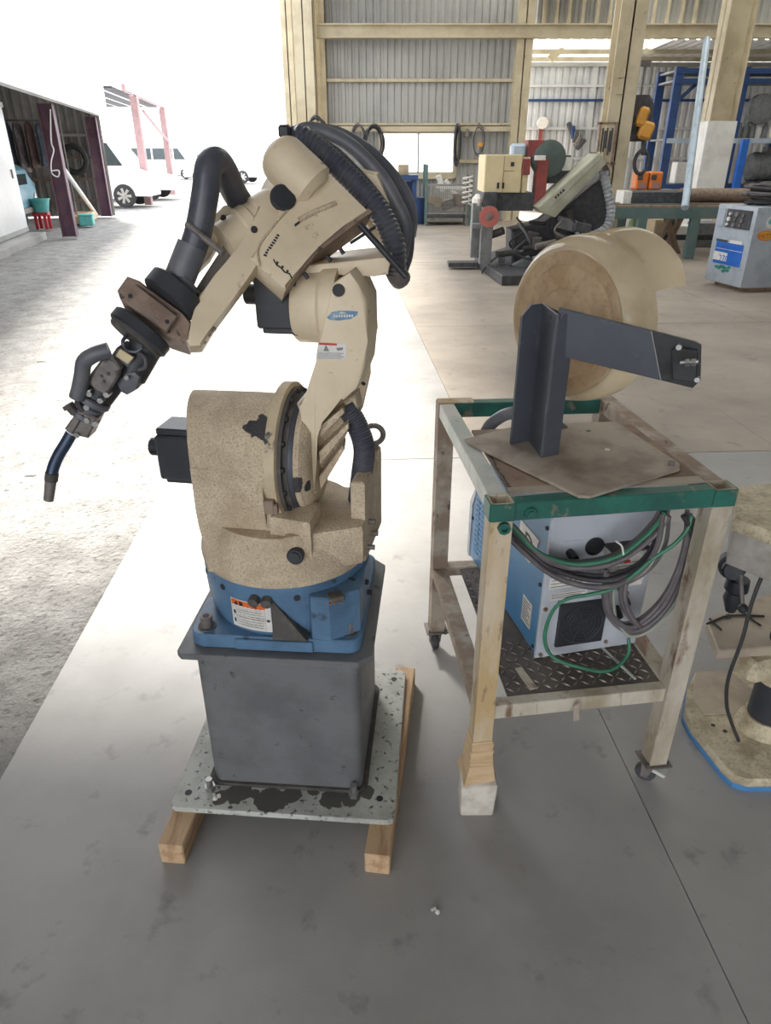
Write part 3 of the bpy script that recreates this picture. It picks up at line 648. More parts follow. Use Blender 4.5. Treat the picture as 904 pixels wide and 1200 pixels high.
# wrist
wr = Part(robot)   # wrist
P1 = A(180, 368, 1.225)
def Wp(x, y, off=0.0): return onplane(x, y, P1+n*off, n)
bm = nb(); prism(bm, [Wp(x, y, -.014) for x, y in ((137, 340), (149, 323), (163, 328), (212, 366), (226, 378), (220, 402), (196, 394), (144, 357), (141, 350))], -n*.092, .004); obj('wrist', bm, brown_metal, wr)
bm = nb(); prism(bm, [Wp(x, y) for x, y in ((158.5, 332), (208, 370), (195, 389), (145.5, 354))], -n*.014, .002); wp = obj('wrist_plate', bm, brown_metal, wr)
for (x, y) in ((153, 347), (196, 377)):
    p = Wp(x, y); bm = nb(); cyl(bm, p-n*.002, p+n*.001, .004, seg=12); obj('screw', bm, ink, wp)
bm = nb(); rnd = random.Random(9)
for k in range(11):
    x, y = 153+3.1*k, 354+2.1*k; prism(bm, [Wp(x, y, .0006), Wp(x+2, y+1.4, .0006), Wp(x+1.3, y+2.8+rnd.random(), .0006), Wp(x-.7, y+1.6, .0006)], n*.0002)
obj('stamped_lettering', bm, ink_gray, wp)
wx = (Wp(208, 370)-Wp(158, 332)).normalized()      # across the wrist
wd = n.cross(wx).normalized()
if wd.dot(u) < 0: wd = -wd
def disc(name, c, half, h0, h1, m, par=wr, rr_=None, seg=32, ax=None):
    ax = ax or wd; b = nb(); lathe(b, c, ax, [(half*.94, h0), (half, h0+.003), (half, h1-.003), (half*.94, h1)], seg); return obj(name, b, m, par)
cT = (A(200, 350, 1.2618))
disc('cable_gland_ring', cT, .052, -.026, .006, motor_black)
disc('cable_gland_collar', cT-wd*.026, .036, -.014, .004, rubber_worn)
cB = A(166, 388, 1.2434)
disc('lower_disc', cB, .056, -.008, .014, motor_black)
disc('lower_hub', cB+wd*.012, .050, -.002, .010, soot)
bm = nb(); cyl(bm, A(176, 397, 1.25), A(153, 440, 1.235), .030, .028, 24); neck = obj('wrist_neck', bm, motor_black, wr)
bm = nb(); tube(bm, [A(150, 392, 1.2250), A(144, 400, 1.2066), A(148, 410, 1.2066), A(160, 412, 1.2066), A(167, 407, 1.2066)], .0033, 8); obj('gas_hose', bm, hose_black, wr)
bm = nb(); tube(bm, [A(163, 413, 1.2127), A(170, 420, 1.2005), A(170, 430, 1.2005), A(163, 433, 1.2066)], .0033, 8); obj('signal_wire', bm, cable_gray, wr)
# torch mount
tor = Part(robot)   # welding_torch
bm = nb(); q = [A(x, y, 1.2066) for x, y in ((136, 408), (156, 421), (149, 431), (130, 417))]; prism(bm, q, (0, .06, 0), .003); obj('mount_bracket', bm, mach_gray, tor)
bm = nb(); q = [A(x, y, 1.2005) for x, y in ((142, 408), (158, 418), (151, 426), (136, 416))]; prism(bm, q, (0, -.006, 0), .001); obj('clamp_label', bm, mach_cream, tor)
bm = nb(); q = [A(x, y, 1.1883) for x, y in ((123, 419), (135, 423), (141, 432), (137, 444), (128, 458), (122, 463), (112, 458), (104, 450), (107, 440), (117, 424))]; prism(bm, q, (0, .02, 0), .003); dp = obj('shock_sensor_cover', bm, gray_metal, tor)
for (x, y) in ((124, 423), (137, 436), (105, 449), (124, 461), (119, 441), (122, 447), (127, 438)):
    p = A(x, y, 1.1876); bm = nb(); cyl(bm, p, p-V((0, .002, 0)), .003, seg=8); obj('cover_screw', bm, soot, dp)
bm = nb(); cyl(bm, A(140, 428, 1.240), A(110, 468, 1.22), .030, .030, 20); obj('sensor_body', bm, motor_black, tor)
bm = nb(); q = [A(x, y, 1.2066) for x, y in ((136, 450), (146, 437), (158, 436), (164, 442), (160, 457), (148, 464), (141, 460))]; prism(bm, q, (0, .045, 0), .006, 2); obj('side_motor', bm, rubber_worn, tor)
bm = nb(); cyl(bm, A(148, 443, 1.2005), A(148, 443, 1.1883), .004, seg=8); obj('bolt', bm, steel, tor)
d1 = (A(96, 490, 1.2066)-A(110, 466, 1.2127)).normalized()
for t, r in ((0, .031), (.016, .0262), (.032, .028)):
    p = A(112, 465, 1.2127)+d1*t; bm = nb(); lathe(bm, p, d1, [(r*.9, 0), (r, .003), (r, .011), (r*.9, .014)], 24); obj('insulator_ring', bm, rubber_worn, tor)
for (x, y) in ((104, 462), (101, 478), (117, 470), (124, 463)):
    p = A(x, y, 1.1821); bm = nb(); cyl(bm, p+V((0, .02, 0)), p, .0055, seg=6); obj('clamp_bolt', bm, steel, tor)
bm = nb(); q = [A(x, y, 1.1821) for x, y in ((92, 480), (114, 491), (103, 514), (84, 510), (75, 503))]; prism(bm, q, (0, .043, 0), .003); tcl = obj('torch_clamp', bm, gray_metal, tor)
bm = nb(); q = [A(x, y, 1.1815) for x, y in ((97, 486), (98.5, 487), (86, 508), (84.5, 507))]; prism(bm, q, (0, -.001, 0)); obj('clamp_split', bm, ink, tcl)
for (x, y) in ((103, 492), (91, 509), (112, 496)):
    p = A(x, y, 1.1834); bm = nb(); cyl(bm, p, p-V((0, .006, 0)), .0055, seg=6); obj('clamp_bolt', bm, steel, tcl)
bm = nb(); cyl(bm, A(88, 484, 1.1883), A(80, 475, 1.1883), .008, seg=10); cyl(bm, A(82, 478, 1.1883), A(79, 474, 1.1883), .011, seg=8); obj('cable_nut', bm, soot, tor)
bm = nb(); tube(bm, [A(84, 508, 1.2005), A(77, 520, 1.1944), A(68, 535, 1.1883), A(62, 550, 1.1821), A(60, 563, 1.1760)], .0108, 14); obj('swan_neck', bm, mat('torch_neck_blue', (.035, .06, .11), .35, .2), tor)
bm = nb(); cyl(bm, A(60.5, 556, 1.1784), A(57, 586, 1.1736), .0108, .0091, 18); obj('nozzle', bm, gray_metal, tor)
bm = nb(); cyl(bm, A(61, 554, 1.1784), A(60, 563, 1.1772), .0118, seg=18); obj('nozzle_collar', bm, soot, tor)
bm = nb(); tube(bm, [A(128, 410, 1.1883), A(112, 415, 1.1821), A(99, 424, 1.1821), A(96, 440, 1.1821), A(93, 455, 1.1821), A(90, 466, 1.1821)], .0135, 12); obj('taped_torch_cable', bm, rubber_worn, tor)
bm = nb(); tube(bm, [A(90, 465, 1.1821), A(93, 475, 1.1821), A(97, 482, 1.1821)], .004, 8); obj('cable_end', bm, cable_black, tor)
# dress pack: hoses looped over the elbow
dress = robot
H = lambda pts: [A(x, y, Y) for x, y, Y in pts]
bm = nb(); tube(bm, H([(208, 338, 1.27), (221, 306, 1.28), (233, 270, 1.29), (241, 225, 1.30), (245, 196, 1.31), (254, 189, 1.33), (263, 200, 1.36), (276, 228, 1.40), (292, 250, 1.44)]), .0235, 16); obj('torch_hose', bm, hose_black, dress)
bm = nb(); tube(bm, H([(206, 340, 1.27), (214, 318, 1.275), (226, 288, 1.285)]), .0265, 16); obj('hose_sleeve', bm, rubber_worn, dress)
bm = nb(); a, b = A(219, 262, 1.27), A(262, 297, 1.24); cyl(bm, a, b, .0055, seg=10); obj('hose_support_rod', bm, gray_metal, dress)
bm = nb(); tube(bm, H([(338, 166, 1.50), (355, 162, 1.49), (377, 178, 1.48), (402, 201, 1.47), (422, 221, 1.46), (439, 239, 1.45), (453, 262, 1.44), (462, 286, 1.43), (464, 306, 1.43), (463, 322, 1.43)]), .0225, 14, ridge=.0028, pitch=.0085); obj('corrugated_hose', bm, hose_black, dress)
bm = nb(); tube(bm, H([(462, 312, 1.43), (466, 322, 1.43), (470, 328, 1.44)]), .021, 14); obj('hose_coupling', bm, gray_metal, dress)
bm = nb(); tube(bm, H([(340, 160, 1.54), (360, 152, 1.54), (382, 156, 1.54), (407, 168, 1.54), (432, 190, 1.54), (451, 213, 1.54), (465, 238, 1.53), (474, 258, 1.53), (475, 276, 1.52), (470, 305, 1.50)]), .0142, 14); obj('upper_hose', bm, rubber_worn, dress)
bm = nb(); tube(bm, H([(352, 154, 1.60), (392, 156, 1.61), (430, 176, 1.61), (460, 206, 1.61), (477, 232, 1.60), (482, 254, 1.59), (480, 276, 1.57)]), .0142, 14); obj('upper_hose', bm, rubber_worn, dress)
bm = nb(); tube(bm, H([(352, 160, 1.50), (374, 166, 1.50), (398, 181, 1.50), (430, 214, 1.49), (455, 246, 1.48), (467, 268, 1.47), (470, 300, 1.46), (466, 318, 1.44)]), .0085, 10); obj('thin_hose', bm, hose_black, dress)
bm = nb(); tube(bm, H([(424, 178, 1.57), (450, 200, 1.57), (471, 236, 1.57), (479, 264, 1.56), (478, 296, 1.53), (472, 316, 1.5)]), .0125, 10); obj('thin_hose', bm, hose_black, dress)
bm = nb(); box(bm, A(334, 154, 1.47), (.022, .02, .022), R9, .004); cyl(bm, A(331, 151, 1.47), A(336, 160, 1.47), .007, seg=10); obj('hose_clip', bm, black_plastic, dress)
bm = nb(); cyl(bm, A(422, 263, 1.37), A(477, 325, 1.34), .0062, seg=12); obj('black_rod', bm, black_plastic, dress)
bm = nb(); cyl(bm, A(411, 285, 1.40), A(440, 266, 1.42), .003, seg=8); obj('thin_rod', bm, ink, dress)
bm = nb(); prism(bm, [A(x, y, 1.52) for x, y in ((414, 196), (444, 202), (456, 236), (466, 290), (450, 300), (430, 262))], (0, .03, 0), .006); obj('rear_bracket', bm, cream, dress)
bm = nb(); tube(bm, H([(416, 310, 1.48), (424, 340, 1.49), (427, 380, 1.50), (424, 402, 1.48)]), .021, 14); obj('lower_hose', bm, hose_black, dress)
bm = nb(); tube(bm, H([(404, 474, 1.36), (418, 497, 1.36), (427, 525, 1.36), (424, 556, 1.37), (420, 586, 1.38)]), .0235, 14, ridge=.0022, pitch=.0055); obj('lower_corrugated_hose', bm, hose_black, dress)
# timber skids under the plate
def beam_wood(lab, a, b, wd_, h):
    a = V(a); b = V(b); d = (b-a); ang = math.degrees(math.atan2(d.x, d.y)); m = (a+b)/2
    bm = box(nb(), (m.x, m.y, h/2), (wd_, d.length, h), rot_z(-ang), .003)
    return obj('wood_beam', bm, wood, None, lab, 'timber', 'skids under the robot', loc=(m.x, m.y, 0))
beam_wood('short pine beam under the left edge of the robot base plate', (-.488, 1.045, 0), (-.43, 1.66, 0), .058, .062)
beam_wood('pine beam under the right edge of the robot base plate, grain end facing', (-.019, 1.02, 0), (.062, 1.66, 0), .058, .062)
# ------------------------------------------------------------------ steel trolley
KC = (V((.205, 1.195, 0)), V((.712, 1.268, 0)), V((.140, 1.845, 0)), V((.634, 1.885, 0)))
def K(s, t, z):
    p = (KC[0]*(1-s)+KC[1]*s)*(1-t)+(KC[2]*(1-s)+KC[3]*s)*t; return V((p.x, p.y, z))
RK = rot_z(7.2)
HT = .85
cart = thing('steel_trolley', 'welded steel trolley frame with green front rail, casters and one foam wrapped foot', 'trolley', K(.5, .5, 0))
tb = .045; ds, dt = tb/2/.505, tb/2/.645
LEG = (('FL', ds, dt, .10, frame_tan), ('FR', 1-ds, dt, .075, frame_paint), ('BL', ds, 1-dt, .085, frame_rust), ('BR', 1-ds, 1-dt, .085, frame_rust))
for nm, s, t, z0, m in LEG:
    bm = nb(); z1 = HT-.001 if nm in ('FL', 'FR') else HT-.002
    c = K(s, t, 0)
    for (sx, sy, wx_, wy_) in ((-1, 0, .0035, tb), (1, 0, .0035, tb), (0, -1, tb, .0035), (0, 1, tb, .0035)):   # open hollow tube
        box(bm, V((c.x, c.y, (z0+z1)/2)) + RK @ V((sx*(tb/2-.0018), sy*(tb/2-.0018), 0)), (wx_, wy_, z1-z0), RK)
    lg = obj('leg', bm, m, cart)
    if nm in ('FL', 'FR'):
        bm = nb(); box(bm, V((c.x, c.y, HT-.020)) + RK @ V((0, -.0245, 0)), (tb+.004, .004, .038), RK, .001); box(bm, V((c.x, c.y, HT-.020)) + RK @ V(((-.0245 if nm == 'FL' else .0245), 0, 0)), (.004, tb, .038), RK, .001)
        obj('corner_plate', bm, frame_green, lg)
        bm = nb(); p = V((c.x, c.y, HT-.052)) + RK @ V((.004, -.0235, 0)); d = RK @ V((0, -1, 0)); 
        if nm == 'FL': lathe(bm, p, d, [(.013, 0), (.013, .010), (.007, .010), (.007, .002)], 8); obj('welded_nut', bm, frame_green, lg)
def bar(s0, t0, s1, t1, z, w_, h, m, name, bev=.002):
    a, b = K(s0, t0, z), K(s1, t1, z); d = b-a; ang = math.degrees(math.atan2(d.y, d.x))
    return obj(name, box(nb(), (a+b)/2, (d.length, w_, h), rot_z(ang), bev), m, cart)
e = 2*ds; f = 2*dt
fr = bar(e, dt*.75, 1-e, dt*.75, HT-.021, .032, .04, frame_green, 'front_rail')
bar(ds, f, ds, 1-f*.0, HT-.020, .040, .038, frame_white, 'side_rail'); bar(1-ds, f, 1-ds, 1, HT-.020, .040, .038, frame_rust, 'side_rail')
bar(e*.6, 1-dt, 1-e*.6, 1-dt, HT-.022, .036, .04, frame_green, 'back_rail')
bar(.0, 1-dt, .2, 1-dt, HT+.0005, .04, .004, frame_tan, 'corner_cap')
bm = nb(); p = K(.155, 0, HT-.024)+RK @ V((0, -.001, 0)); d = RK @ V((0, -1, 0)); cyl(bm, p, p+d*.006, .013, .011, 14); cyl(bm, p+d*.006, p+d*.011, .008, seg=8); obj('weld_knob', bm, frame_green, fr)
ZS = .315
bar(e, dt, 1-e, dt, ZS-.012, .03, .04, frame_paint, 'lower_front_rail'); bar(ds, f, ds, 1-f, ZS-.005, .045, .03, frame_rust, 'lower_side_rail')
bar(1-ds, f, 1-ds, 1-f, ZS-.005, .045, .03, frame_paint, 'lower_side_rail'); bar(e, 1-dt, 1-e, 1-dt, ZS-.005, .04, .03, frame_rust, 'lower_back_rail')
bm = nb(); prism(bm, [K(e*1.05, f*1.02, HT-.006), K(1-e*1.05, f*1.02, HT-.006), K(1-e*1.05, .62, HT-.006), K(e*1.05, .62, HT-.006)], (0, 0, .005)); tp = obj('top_sheet', bm, rust_plate, cart)
bm = nb(); prism(bm, [K(e*1.05, dt*1.7, HT-.003), K(1-e*1.05, dt*1.7, HT-.003), K(1-e*1.05, f*1.5, HT-.003), K(e*1.05, f*1.5, HT-.003)], (0, 0, .004)); obj('top_strip', bm, base_plate_tan, cart)
bm = nb()
rnd = random.Random(2)
for k in range(34):
    q = K(e*1.15+rnd.uniform(-.004, .004), f*1.6+(.5-f*1.6)*k/34, HT-.0005); bmesh.ops.create_icosphere(bm, subdivisions=1, radius=rnd.uniform(.0025, .0048), matrix=Matrix.Translation(q) @ Matrix.Scale(.6, 4, (0, 0, 1)))
obj('weld_bead_row', bm, soot, tp, kind='stuff')
# shelf of checker plate, bars raised on it
sh = obj('shelf', prism(nb(), [K(.17, f*.9, ZS), K(1-e, f*.9, ZS), K(1-e, 1-f, ZS), K(.17, 1-f, ZS)], (0, 0, .005)), checker, cart)
bm = nb(); k = 0
for i in range(17):
    for j in range(25):
        s, t = .19+.75*i/16.5, .09+.82*j/24.5
        if .24 < s < .72 and t > .36: continue
        c = K(s, t, ZS+.0056); a = math.radians(47 if (i+j) % 2 else -43); d = RK @ V((math.cos(a), math.sin(a), 0)); q = V((-d.y, d.x, 0))
        vs = [bm.verts.new(p) for p in (c-d*.012, c-q*.0028, c+d*.012, c+q*.0028)]; tpv = bm.verts.new(c+V((0, 0, .0035)))
        for m in range(4): bm.faces.new((vs[m], vs[(m+1) % 4], tpv))
obj('checker_tread', bm, checker_worn, sh, kind='stuff', smooth=0)
bar(.30, .08, .27, .2, ZS+.0085, .018, .004, frame_paint, 'flat_bar', 0); bar(.80, .08, .73, .30, ZS+.008, .006, .004, frame_white, 'flat_bar', 0)
bar(.92, .2, .92, .55, ZS+.03, .004, .06, rust_plate, 'side_plate', 0)
bm = nb(); p = K(.47, -.004, ZS-.005); prism(bm, [p+V((-.006, 0, .0)), p+V((.006, 0, .012)), p+V((.010, -.006, -.035)), p+V((-.004, -.006, -.04))], (0, -.004, 0)); obj('bent_tab', bm, base_plate_tan, cart)
# wrapped front foot
c = K(ds, dt, 0); bm = nb()
ringsv = []
for z, h, dx in ((.225, .0245, 0), (.19, .026, 0), (.15, .029, .001), (.115, .036, -.002), (.10, .039, -.004)):
    ringsv.append([bm.verts.new(V((c.x, c.y, z))+RK @ V((sx*h+dx, sy*h, 0))) for sx, sy in ((-1, -1), (1, -1), (1, 1), (-1, 1))])
for a, b in zip(ringsv, ringsv[1:]):
    for i in range(4): bm.faces.new((a[i], a[(i+1) % 4], b[(i+1) % 4], b[i]))
bm.faces.new(ringsv[0]); bm.faces.new(ringsv[-1]); tw = obj('tape_wrap', bm, tape, cart, smooth=0)
for k in range(5):
    z = .13+.02*k; bm = nb(); h = .0285-.004*(k/5)+.0012; box(bm, V((c.x, c.y, z)), (2*h+.004, 2*h+.004, .013), RK @ Matrix.Rotation(math.radians(6-3*k), 3, 'X'), .003); obj('tape_turn', bm, tape, tw)
bm = nb(); vsz = [(-.047, -.042, 0), (.034, -.052, 0), (.048, .03, 0), (-.036, .04, 0), (-.050, -.044, .10), (.038, -.050, .105), (.048, .034, .118), (-.036, .042, .12)]
vs = [bm.verts.new(V((c.x, c.y, 0))+RK @ V(p)) for p in vsz]
for q in ((0, 3, 2, 1), (4, 5, 6, 7), (0, 1, 5, 4), (1, 2, 6, 5), (2, 3, 7, 6), (3, 0, 4, 7)): bm.faces.new([vs[i] for i in q])
bmesh.ops.bevel(bm, geom=list(bm.edges), offset=.006, segments=2, affect='EDGES', profile=.5)
bmesh.ops.subdivide_edges(bm, edges=list(bm.edges), cuts=2, use_grid_fill=True)
for v_ in bm.verts:
    q = noise.noise(v_.co*42)*.003; v_.co += V((q, -q, 0)) if v_.co.z > .004 else V((0, 0, 0))
    v_.co.z = max(0, v_.co.z)
obj('foam_foot', bm, foam, cart, label='white foam block wrapped round the foot')
def caster(nm, s, t, ztop, r, ang, brake):
    c = K(s, t, 0); Rc = rot_z(ang)
    bm = nb(); box(bm, V((c.x, c.y, ztop-.0025)), (.07, .062, .005), RK); cf = obj('caster_plate', bm, gray_metal, cart)
    w0 = V((c.x, c.y, r)) + Rc @ V((0, .012, 0))
    bm = nb(); ax = Rc @ V((1, 0, 0))
    for sg in (-1, 1): prism(bm, [w0+ax*sg*.015+Rc @ V((0, y, z)) for y, z in ((-.022, ztop-r-.006), (.012, ztop-r-.006), (.009, -.006), (-.007, -.006))], ax*sg*.003)
    box(bm, V((c.x, c.y, ztop-.009)), (.036, .036, .008), Rc); obj('caster_fork', bm, gray_metal, cf)
    bm = nb(); lathe(bm, w0-ax*.011, ax, [(r*.45, 0), (r*.9, .001), (r, .005), (r, .017), (r*.9, .021), (r*.45, .022)], 24); obj('caster_wheel', bm, mach_dark, cf)
    if brake:
        bm = nb(); prism(bm, [w0+Rc @ V((-.016, y, z)) for y, z in ((-.045, .012), (-.05, .020), (.0, .034), (.0, .02))], Rc @ V((.032, 0, 0)), .002); obj('brake_pedal', bm, frame_white, cf)
    for sx, sy in ((-.026, -.022), (.026, -.022)):
        p = V((c.x, c.y, ztop))+RK @ V((sx, sy, 0)); bm = nb(); cyl(bm, p-V((0, 0, .012)), p+V((0, 0, .006)), .004, seg=6); obj('caster_bolt', bm, soot, cf)
caster('FR', 1-ds, dt, .077, .026, 60, True); caster('BL', ds, 1-dt, .087, .028, 10, False); caster('BR', 1-ds, 1-dt, .087, .028, -20, False)
# ------------------------------------------------------------------ spool bracket standing on the trolley
ZB = HT+.0015
bk = thing('spool_bracket', 'dark steel post and arm carrying a yellowed plastic wire spool cover on the trolley', 'bracket', G(655, 540, ZB))
q = [G(x, y, ZB+.007) for x, y in ((545, 514), (549, 518), (678, 580), (692, 581), (797, 549), (797, 543), (722, 494), (612, 497))]
bm = nb(); prism(bm, [V((p.x, p.y, ZB)) for p in q], (0, 0, .007), .001); pb = obj('foot_plate', bm, base_plate_tan, bk)
p = G(787, 545, ZB+.007); bm = nb(); cyl(bm, p, p+V((0, 0, .008)), .008, seg=6); obj('bolt', bm, gray_metal, pb)
for (x, y) in ((712, 527), (690, 505)):
    p = G(x, y, ZB+.007); bm = nb(); cyl(bm, p, p+V((0, 0, .001)), .006, seg=14); obj('weld_plug', bm, label_white if x == 712 else frame_green, pb)
def Z1(x, y): p = G(x, y, ZB+.007); return V((p.x, p.y, 0))
a, b, c_, d_ = Z1(599, 521), Z1(620, 517), Z1(634, 536), Z1(655, 533)
z0, z1 = ZB+.007, A(635, 361, (b.y+c_.y)/2).z
th = .006
def vplate(p, q, zt0, zt1, nm, m, ch=0.0, par=bk):
    d = (q-p); L_ = d.length; d.normalize(); nn = V((-d.y, d.x, 0))
    pts = [p+V((0, 0, z0)), q+V((0, 0, z0)), q+V((0, 0, zt1)), p+d*ch+V((0, 0, zt1)), p+V((0, 0, zt0))] if ch else [p+V((0, 0, z0)), q+V((0, 0, z0)), q+V((0, 0, zt1)), p+V((0, 0, zt0))]
    return obj(nm, prism(nb(), pts, nn*th, .0006), m, par)
fl1 = vplate(a, b, z1-.022, z1, 'post', steel_dark, .022)
vplate(b, c_, z1, z1-.004, 'post_web', steel_dark, 0, fl1)
dd = (d_-c_); e_ = c_+dd*1.0
fl2 = vplate(c_+V((0, -.0, 0)), e_, z1-.03, z1-.004, 'post_flange', steel_dark, .016, fl1)
vplate(b, b+(b-a)*.9, z1, z1-.02, 'rear_flange', steel_dark, 0, fl1)
for (x, y) in ((633, 367), (641, 366)):
    p = (b*.4+c_*.6)+V((0, 0, z1-.014-.002*(x-633))); nn = V((0, -1, 0)); bm = nb(); cyl(bm, p+nn*.006, p+nn*.009, .0045, seg=10); obj('bolt_hole', bm, ink, fl1)
# sloping arm
Y0, Y1 = d_.y+.002, d_.y-.125
arm_px = [(655, 361, 0), (764, 388, .68), (766, 390, .68), (776, 446, .68), (774, 446, .68), (655, 417, 0)]
def ap(x, y): return A(x, y, Y0+(Y1-Y0)*((x-655)/(822-655)))
an = (ap(764, 415)-ap(655, 388)).cross(V((0, 0, 1))).normalized()
if an.y > 0: an = -an
fa = obj('arm', prism(nb(), [ap(*p) for p in ((655, 361), (764, 388), (775, 446), (655, 417))], -an*.012, .001), steel_dark, bk)
obj('arm_end', prism(nb(), [ap(*p) for p in ((764.5, 388), (815, 401), (822, 405), (821, 446), (812, 455), (775.5, 446))], -an*.012, .001), steel_dark2, fa)
obj('arm_rib', prism(nb(), [ap(*p)+an*.014 for p in ((788, 409), (793, 405), (818, 409), (817, 446), (790, 442))], -an*.014, .001), steel_dark2, fa)
obj('arm_edge_weld', prism(nb(), [ap(*p)+an*.0012 for p in ((763.4, 388.4), (764.6, 388.4), (775.6, 446), (774.4, 446))], -an*.001), steel, fa)
for (x, y, r, l, m) in ((797, 405, .0055, .016, steel), (818, 443, .005, .016, steel)):
    p = ap(x, y); bm = nb(); cyl(bm, p, p+an*l, r, seg=8); obj('stud_bolt', bm, m, fa)
p, q = ap(799, 422)+an*.02, ap(820, 421)+an*.02
bm = nb(); cyl(bm, p, q, .004, seg=10); lathe(bm, p.lerp(q, .3), q-p, [(.008, 0), (.008, .008)], 6); lathe(bm, p.lerp(q, .62), q-p, [(.008, 0), (.008, .008)], 6); obj('threaded_stud', bm, steel, fa)
# spool cover: dished drum with an open flared hood
sc = A(661, 379, 1.615); nn = V((-.83, -.56, -.02)).normalized(); R_ = .188
prof = [(.001, .012), (.03, .012), (.034, .006), (.075, .006), (.08, -.002), (.125, -.001), (.13, -.008), (.164, -.006)]
rimp = [(.158, -.004), (.165, .0), (.172, -.006), (.183, -.022), (.188, -.046), (.188, -.085)]
bm = nb(); lathe(bm, sc, nn, prof, 56, caps=False); bmesh.ops.solidify(bm, geom=bm.faces[:], thickness=.004); sco = obj('spool_cover', bm, spoolm, bk, smooth=40)
bm = nb(); lathe(bm, sc, nn, rimp, 56, caps=False); bmesh.ops.solidify(bm, geom=bm.faces[:], thickness=.004); obj('cover_rim', bm, spoolclear, sco, smooth=40)
bm = nb(); x_, y_, _ = basis(nn)
NA = 30; rws = []
for i in range(NA+1):
    t = i/NA; a = math.radians(27+128*t)                        # hood over the top
    dirv = x_*math.cos(a)+y_*math.sin(a)
    dep = .085+.115*min(1, .86+t*1.2)
    rws.append([bm.verts.new(sc+nn*(-.08-(dep-.08)*k/5)+dirv*(R_+.001+.004*k/5)) for k in range(6)])
for a_, b_ in zip(rws, rws[1:]):
    for k in range(5): bm.faces.new((a_[k], a_[k+1], b_[k+1], b_[k]))
bmesh.ops.solidify(bm, geom=bm.faces[:], thickness=.0035); obj('hood', bm, spoolclear, sco, smooth=40)
bm = nb(); cyl(bm, sc-nn*.02, sc-nn*.13, .012, seg=14); obj('spool_axle', bm, steel_dark, sco)
# ------------------------------------------------------------------ welding power source on the shelf
ZW = ZS+.0085
f0, f1, b0 = G(627, 771, ZW), G(744, 753, ZW), G(545, 650, ZW)
wx_ = (f1-f0); WW = wx_.length; wx_.normalize(); wy_ = V((-wx_.y, wx_.x, 0)); WD = (b0-f0).dot(wy_); WH = .405
ws = thing('welding_power_source', 'blue and gray welding power source under the trolley top, fan grille facing', 'welder', f0+wx_*WW/2+wy_*WD/2)
def U(x, y, z): return f0+wx_*x+wy_*y+V((0, 0, z))
side = [(0, 0), (WD, 0), (WD, .185), (WD-.03, .235), (WD-.16, WH), (0, WH)]
cs = obj('case', prism(nb(), [U(.003, y, z+.004) for y, z in side], wx_*(WW-.006), .002), blue_case, ws)
rp = obj('rear_panel', prism(nb(), [U(0, -.003, 0), U(WW, -.003, 0), U(WW, -.003, WH+.005), U(0, -.003, WH+.005)], wy_*.012, .002), gray_case, ws)
fp = obj('front_panel', prism(nb(), [U(0, y, z) for y, z in ((WD-.012, 0), (WD+.008, 0), (WD+.008, .187), (WD-.025, .242), (WD-.04, .236), (WD-.012, .18))], wx_*WW, .002), gray_case, ws)
for col in range(3):
    for k in range(11 if col < 2 else 4):
        y, z = WD-.06-.045*col, .045+.017*k - (.0 if col < 2 else -.09); bm = nb()
        box(bm, U(.0022, y, z), (.004, .03, .007), rot_z(math.degrees(math.atan2(wx_.y, wx_.x))) @ Matrix.Rotation(.35, 3, 'Y')); obj('louvre', bm, blue_case, cs)
bm = nb(); prism(bm, [U(.0024, y, z) for y, z in ((.165, .225), (.09, .225), (.05, .31), (.165, .31))], -wx_*.0012); lb = obj('logo_panel', bm, label_white, cs)
text('logo_letter', 'D', .075, ink, cs, U(.0008, .105, .268), -wy_, (0, 0, 1)); text('logo_letter', 'D', .04, label_white, cs, U(.0003, .105, .268), -wy_, (0, 0, 1))
bm = nb(); prism(bm, [U(.0024, y, z) for y, z in ((.36, .225), (.25, .225), (.25, .30), (.33, .30))], -wx_*.0012); obj('logo_panel', bm, label_white, cs)
text('logo_letter', 'O', .075, ink, cs, U(.0008, .295, .262), -wy_, (0, 0, 1))
bm = nb(); prism(bm, [U(.0024, y, z) for y, z in ((.105, .05), (.05, .05), (.05, .125), (.105, .125))], -wx_*.001); rl = obj('rating_label', bm, label_white, cs)
bm = nb()
for k in range(8):
    z = .058+.008*k; prism(bm, [U(.0012, y, zz) for y, zz in ((.1, z), (.055+.008*(k % 3), z), (.055+.008*(k % 3), z+.003), (.1, z+.003))], -wx_*.0003)
obj('rating_print', bm, ink_gray, cs)
for y, z in ((.022, .02), (.022, .205), (.022, .36), (WD-.02, .14)):
    bm = nb(); cyl(bm, U(.003, y, z), U(-.001, y, z), .005, seg=10); obj('case_screw', bm, ink, cs)
# rear panel fittings
def RPz(x, z, d=0.0): return U(x, -.003-d, z)
bm = nb(); box(bm, RPz(.110, .095, .004), (.128, .010, .128), rot_z(math.degrees(math.atan2(wx_.y, wx_.x))), .003); fan = obj('fan_frame', bm, ink, rp)
bm = nb(); lathe(bm, RPz(.110, .095, .0102), -wy_, [(.058, 0), (.058, .001), (.054, .001), (.054, -.002)], 36, caps=False)
for r in (.012, .024, .034, .044, .052): tube(bm, [RPz(.110+r*math.cos(2*math.pi*k/28), .095+r*math.sin(2*math.pi*k/28), .012) for k in range(29)], .0009, 5, smoothit=False)
for k in range(8):
    a = 2*math.pi*k/8; tube(bm, [RPz(.110+.01*math.cos(a), .095+.01*math.sin(a), .0125), RPz(.110+.056*math.cos(a+.35), .095+.056*math.sin(a+.35), .012)], .0011, 5, smoothit=False)
obj('fan_guard', bm, motor_black, rp)
bm = nb(); lathe(bm, RPz(.110, .095, .011), -wy_, [(.02, 0), (.02, .002)], 24); obj('fan_hub', bm, black_plastic, rp)
